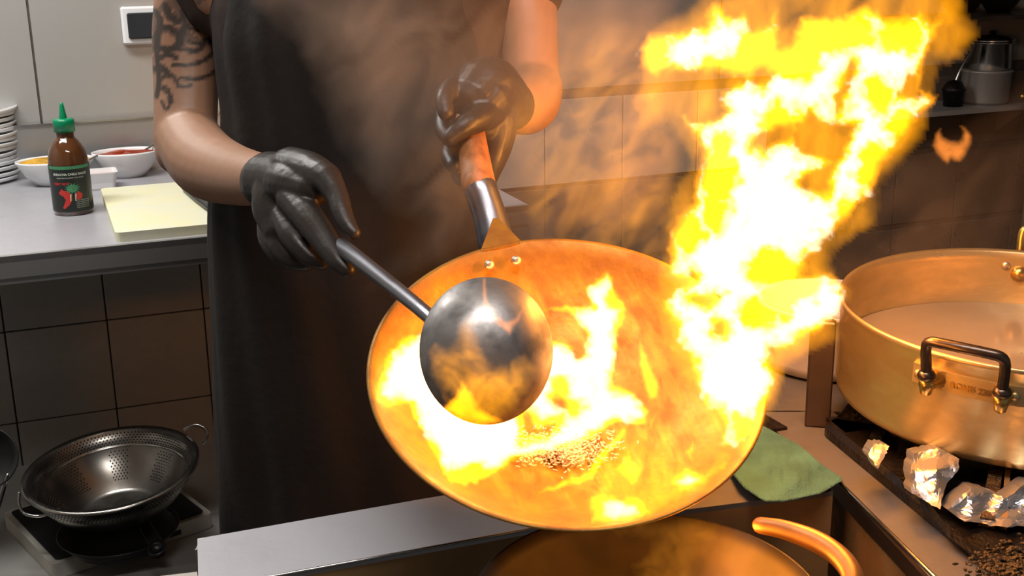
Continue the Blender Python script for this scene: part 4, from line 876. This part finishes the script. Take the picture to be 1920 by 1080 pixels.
tag(fl3, 'small pointed yellow flame alone between the crescent and the huge flame', 'flame')
# low yellow fire at the lower right of the wok
def lfd(X, Y): return rimplane(X, Y, -.012)
LF = [(1105, 985), (1103, 925), (1125, 905), (1110, 880), (1120, 850), (1165, 800), (1180, 830), (1215, 785), (1225, 835), (1260, 790), (1262, 845), (1285, 870), (1330, 870), (1345, 845), (1385, 845), (1378, 862), (1345, 890), (1300, 930), (1240, 955), (1225, 972), (1180, 984)]
fl4 = sheet('flame', [LF], lfd, .042, 14, M['veil'], None, (), 3.5, (10, 20), (1.6, 34), 41, wob=.004, stretch=(.7, 1.5), origin=P(1200, 930, 1.12))
tag(fl4, 'low ragged yellow flames along the near right rim inside the wok', 'flame')
sheet('flame_core', [[(1108, 980), (1107, 930), (1135, 922), (1165, 935), (1190, 925), (1225, 962), (1180, 982)], [(1255, 905), (1285, 878), (1330, 890), (1345, 872), (1325, 908), (1285, 925)], [(1345, 880), (1362, 862), (1378, 862), (1360, 880)], [(1150, 880), (1180, 850), (1200, 880), (1190, 915)], [(1285, 845), (1300, 820), (1300, 870)]], lfd, .026, 12, M['fire'], fl4, (), 3, (8, 14), (.6, 22), 43, wob=.004, origin=None)
for wc_ in ([(1125, 968), (1130, 940), (1150, 935), (1195, 948), (1200, 965), (1150, 975)], [(1268, 902), (1285, 888), (1315, 896), (1300, 912), (1280, 915)]): sheet('white_centre', [wc_], lfd, .026, 10, M['core'], fl4, (), 3, (6, 14), (.5, 20), 47, wob=.004)
# thin glowing vapour all over the wok bowl
WV = [(715, 640), (790, 560), (900, 500), (1080, 480), (1230, 500), (1330, 560), (1400, 700), (1405, 800), (1330, 910), (1200, 968), (1060, 972), (930, 945), (820, 880), (740, 790)]
fl5 = sheet('flame', [WV], lambda X, Y: rimplane(X, Y, -.028), .14, 60, M['wisp'], None, (), 4, (14, 30), (1.2, 30), 51, thr=(-.25, .5), wob=.004, stretch=(.55, 1.6), rot=-.4, origin=P(1060, 820, 1.2))
tag(fl5, 'thin orange sheets of burning vapour over the bottom of the wok', 'flame')
sheet('bright_tongues', [[(1005, 925), (1040, 905), (1100, 885), (1120, 850), (1150, 820), (1180, 790), (1170, 820), (1130, 870), (1110, 900), (1060, 915)], [(1215, 800), (1228, 775), (1222, 810)]], lambda X, Y: rimplane(X, Y, -.02), .03, 8, M['fire'], fl5, (), 3, (5, 16), (.6, 22), 57, wob=.003)
# flames licking over the ladle
def ldf(X, Y): return 1.065 + 0 * X
fl6 = sheet('flame', [[(826, 772), (850, 742), (868, 712), (884, 735), (900, 762), (945, 792), (900, 800), (860, 790)]], ldf, .034, 14, M['fire'], None, (), 3, (4, 14), (.4, 20), 61, wob=.003, origin=P(880, 780, 1.06))
tag(fl6, 'yellow flame licking up over the lower edge of the ladle', 'flame')
sheet('orange_tip', [[(800, 660), (815, 640), (835, 650), (850, 640), (862, 600), (880, 590), (895, 600), (905, 650), (925, 690), (950, 680), (985, 660), (1010, 690), (990, 740), (955, 775), (930, 792), (880, 790), (840, 770), (815, 720)]], lambda X, Y: ldf(X, Y) + .003, .030, 26, M['veil'], fl6, (), 3, (8, 24), (1.6, 34), 63, wob=.003)
fl7 = sheet('flame', [[(905, 522), (911, 520), (914, 560), (930, 588), (950, 602), (968, 595), (982, 575), (975, 600), (955, 630), (948, 622), (920, 600), (904, 570)]], ldf, .020, 7, M['curl'], None, (), 2.5, (2, 12), (.4, 20), 65, wob=.003, origin=P(930, 590, 1.06))
tag(fl7, 'curved thin orange flame crossing the upper half of the ladle', 'flame')
# loose curl on the right
fl8 = sheet('flame', [[(1765, 237), (1752, 252), (1748, 272), (1755, 288), (1768, 302), (1778, 309), (1783, 299), (1790, 304), (1800, 304), (1812, 290), (1822, 270), (1821, 252), (1810, 238), (1798, 234), (1806, 247), (1803, 260), (1795, 264), (1780, 262), (1768, 256), (1763, 247)]], lambda X, Y: 1.5 + 0 * X, .022, 12, M['curl'], None, (), 2.5, (1.5, 14), (.4, 20), 71, wob=.003, origin=P(1785, 270, 1.5))
tag(fl8, 'small horseshoe shaped orange flame floating above the big pot', 'flame')
# glowing sheet standing in for flame reflections in the second wok
fl9 = sheet('flame', [[(1130, 985), (1240, 975), (1350, 980), (1350, 1010), (1310, 1045), (1300, 1100), (1200, 1120), (1180, 1060), (1215, 1040), (1220, 1010)]], lambda X, Y: 1.08 + 0 * X, .03, 26, M['wisp'], None, (), 4, (14, 40), (1.2, 40), 81, wob=.01, origin=P(1260, 1080, 1.08))
tag(fl9, 'dim orange glow painted for flame reflections in the second wok', 'flame')
# orange wisps of fire, with firelit smoke painted as glow, left of the big flame and over the right of the range
VP = [(940, 250), (1000, 120), (1100, 20), (1250, 40), (1290, 250), (1300, 400), (1260, 480), (1200, 520), (1000, 470), (960, 350)]
fl10 = sheet('flame', [VP], lambda X, Y: 1.42 + 0 * X, .05, 90, M['wisp'], None, (), 5, (20, 60), (2.4, 50), 91, stretch=(.7, 1.3), rot=.8, origin=P(1150, 400, 1.42))
tag(fl10, 'faint orange wisps of fire and painted smoke glow between the cook and the huge flame', 'flame')

# ------------------------------------------------------------------ smoke
def smoke(poly, d, T_, seed, mt, tex=(1.2, 110), soft=110, wob=.05):
    o_ = sheet('smoke', [poly], lambda X, Y: d + 0 * X, T_, soft, mt, None, (), 8, (30, 90), tex, seed, wob=wob, stretch=(.7, 1.3), rot=.7, origin=P(*np.mean(poly, 0), d))
    tag(o_, kind='stuff'); return o_
s_ = smoke([(430, -60), (560, 120), (640, 300), (760, 420), (680, 560), (860, 480), (1250, 420), (1300, 200), (1250, -60)], 1.50, .16, 101, M['smoke']); s_['label'] = 'brown smoke drifting up in front of the cook'; s_['category'] = 'smoke'
s_ = smoke([(930, 540), (945, 200), (960, -80), (1330, -80), (1340, 200), (1290, 520), (1100, 560)], 1.95, .2, 107, M['smoke'], soft=80); s_['label'] = 'orange brown smoke in front of the tiles right of the cook'; s_['category'] = 'smoke'
s_ = smoke([(1500, 560), (1560, 440), (1680, 300), (1850, 200), (1960, 100), (1980, 700), (1800, 640), (1650, 600)], 1.62, .14, 103, M['smoke2']); s_['label'] = 'thin smoke rising behind and above the big pot'; s_['category'] = 'smoke'
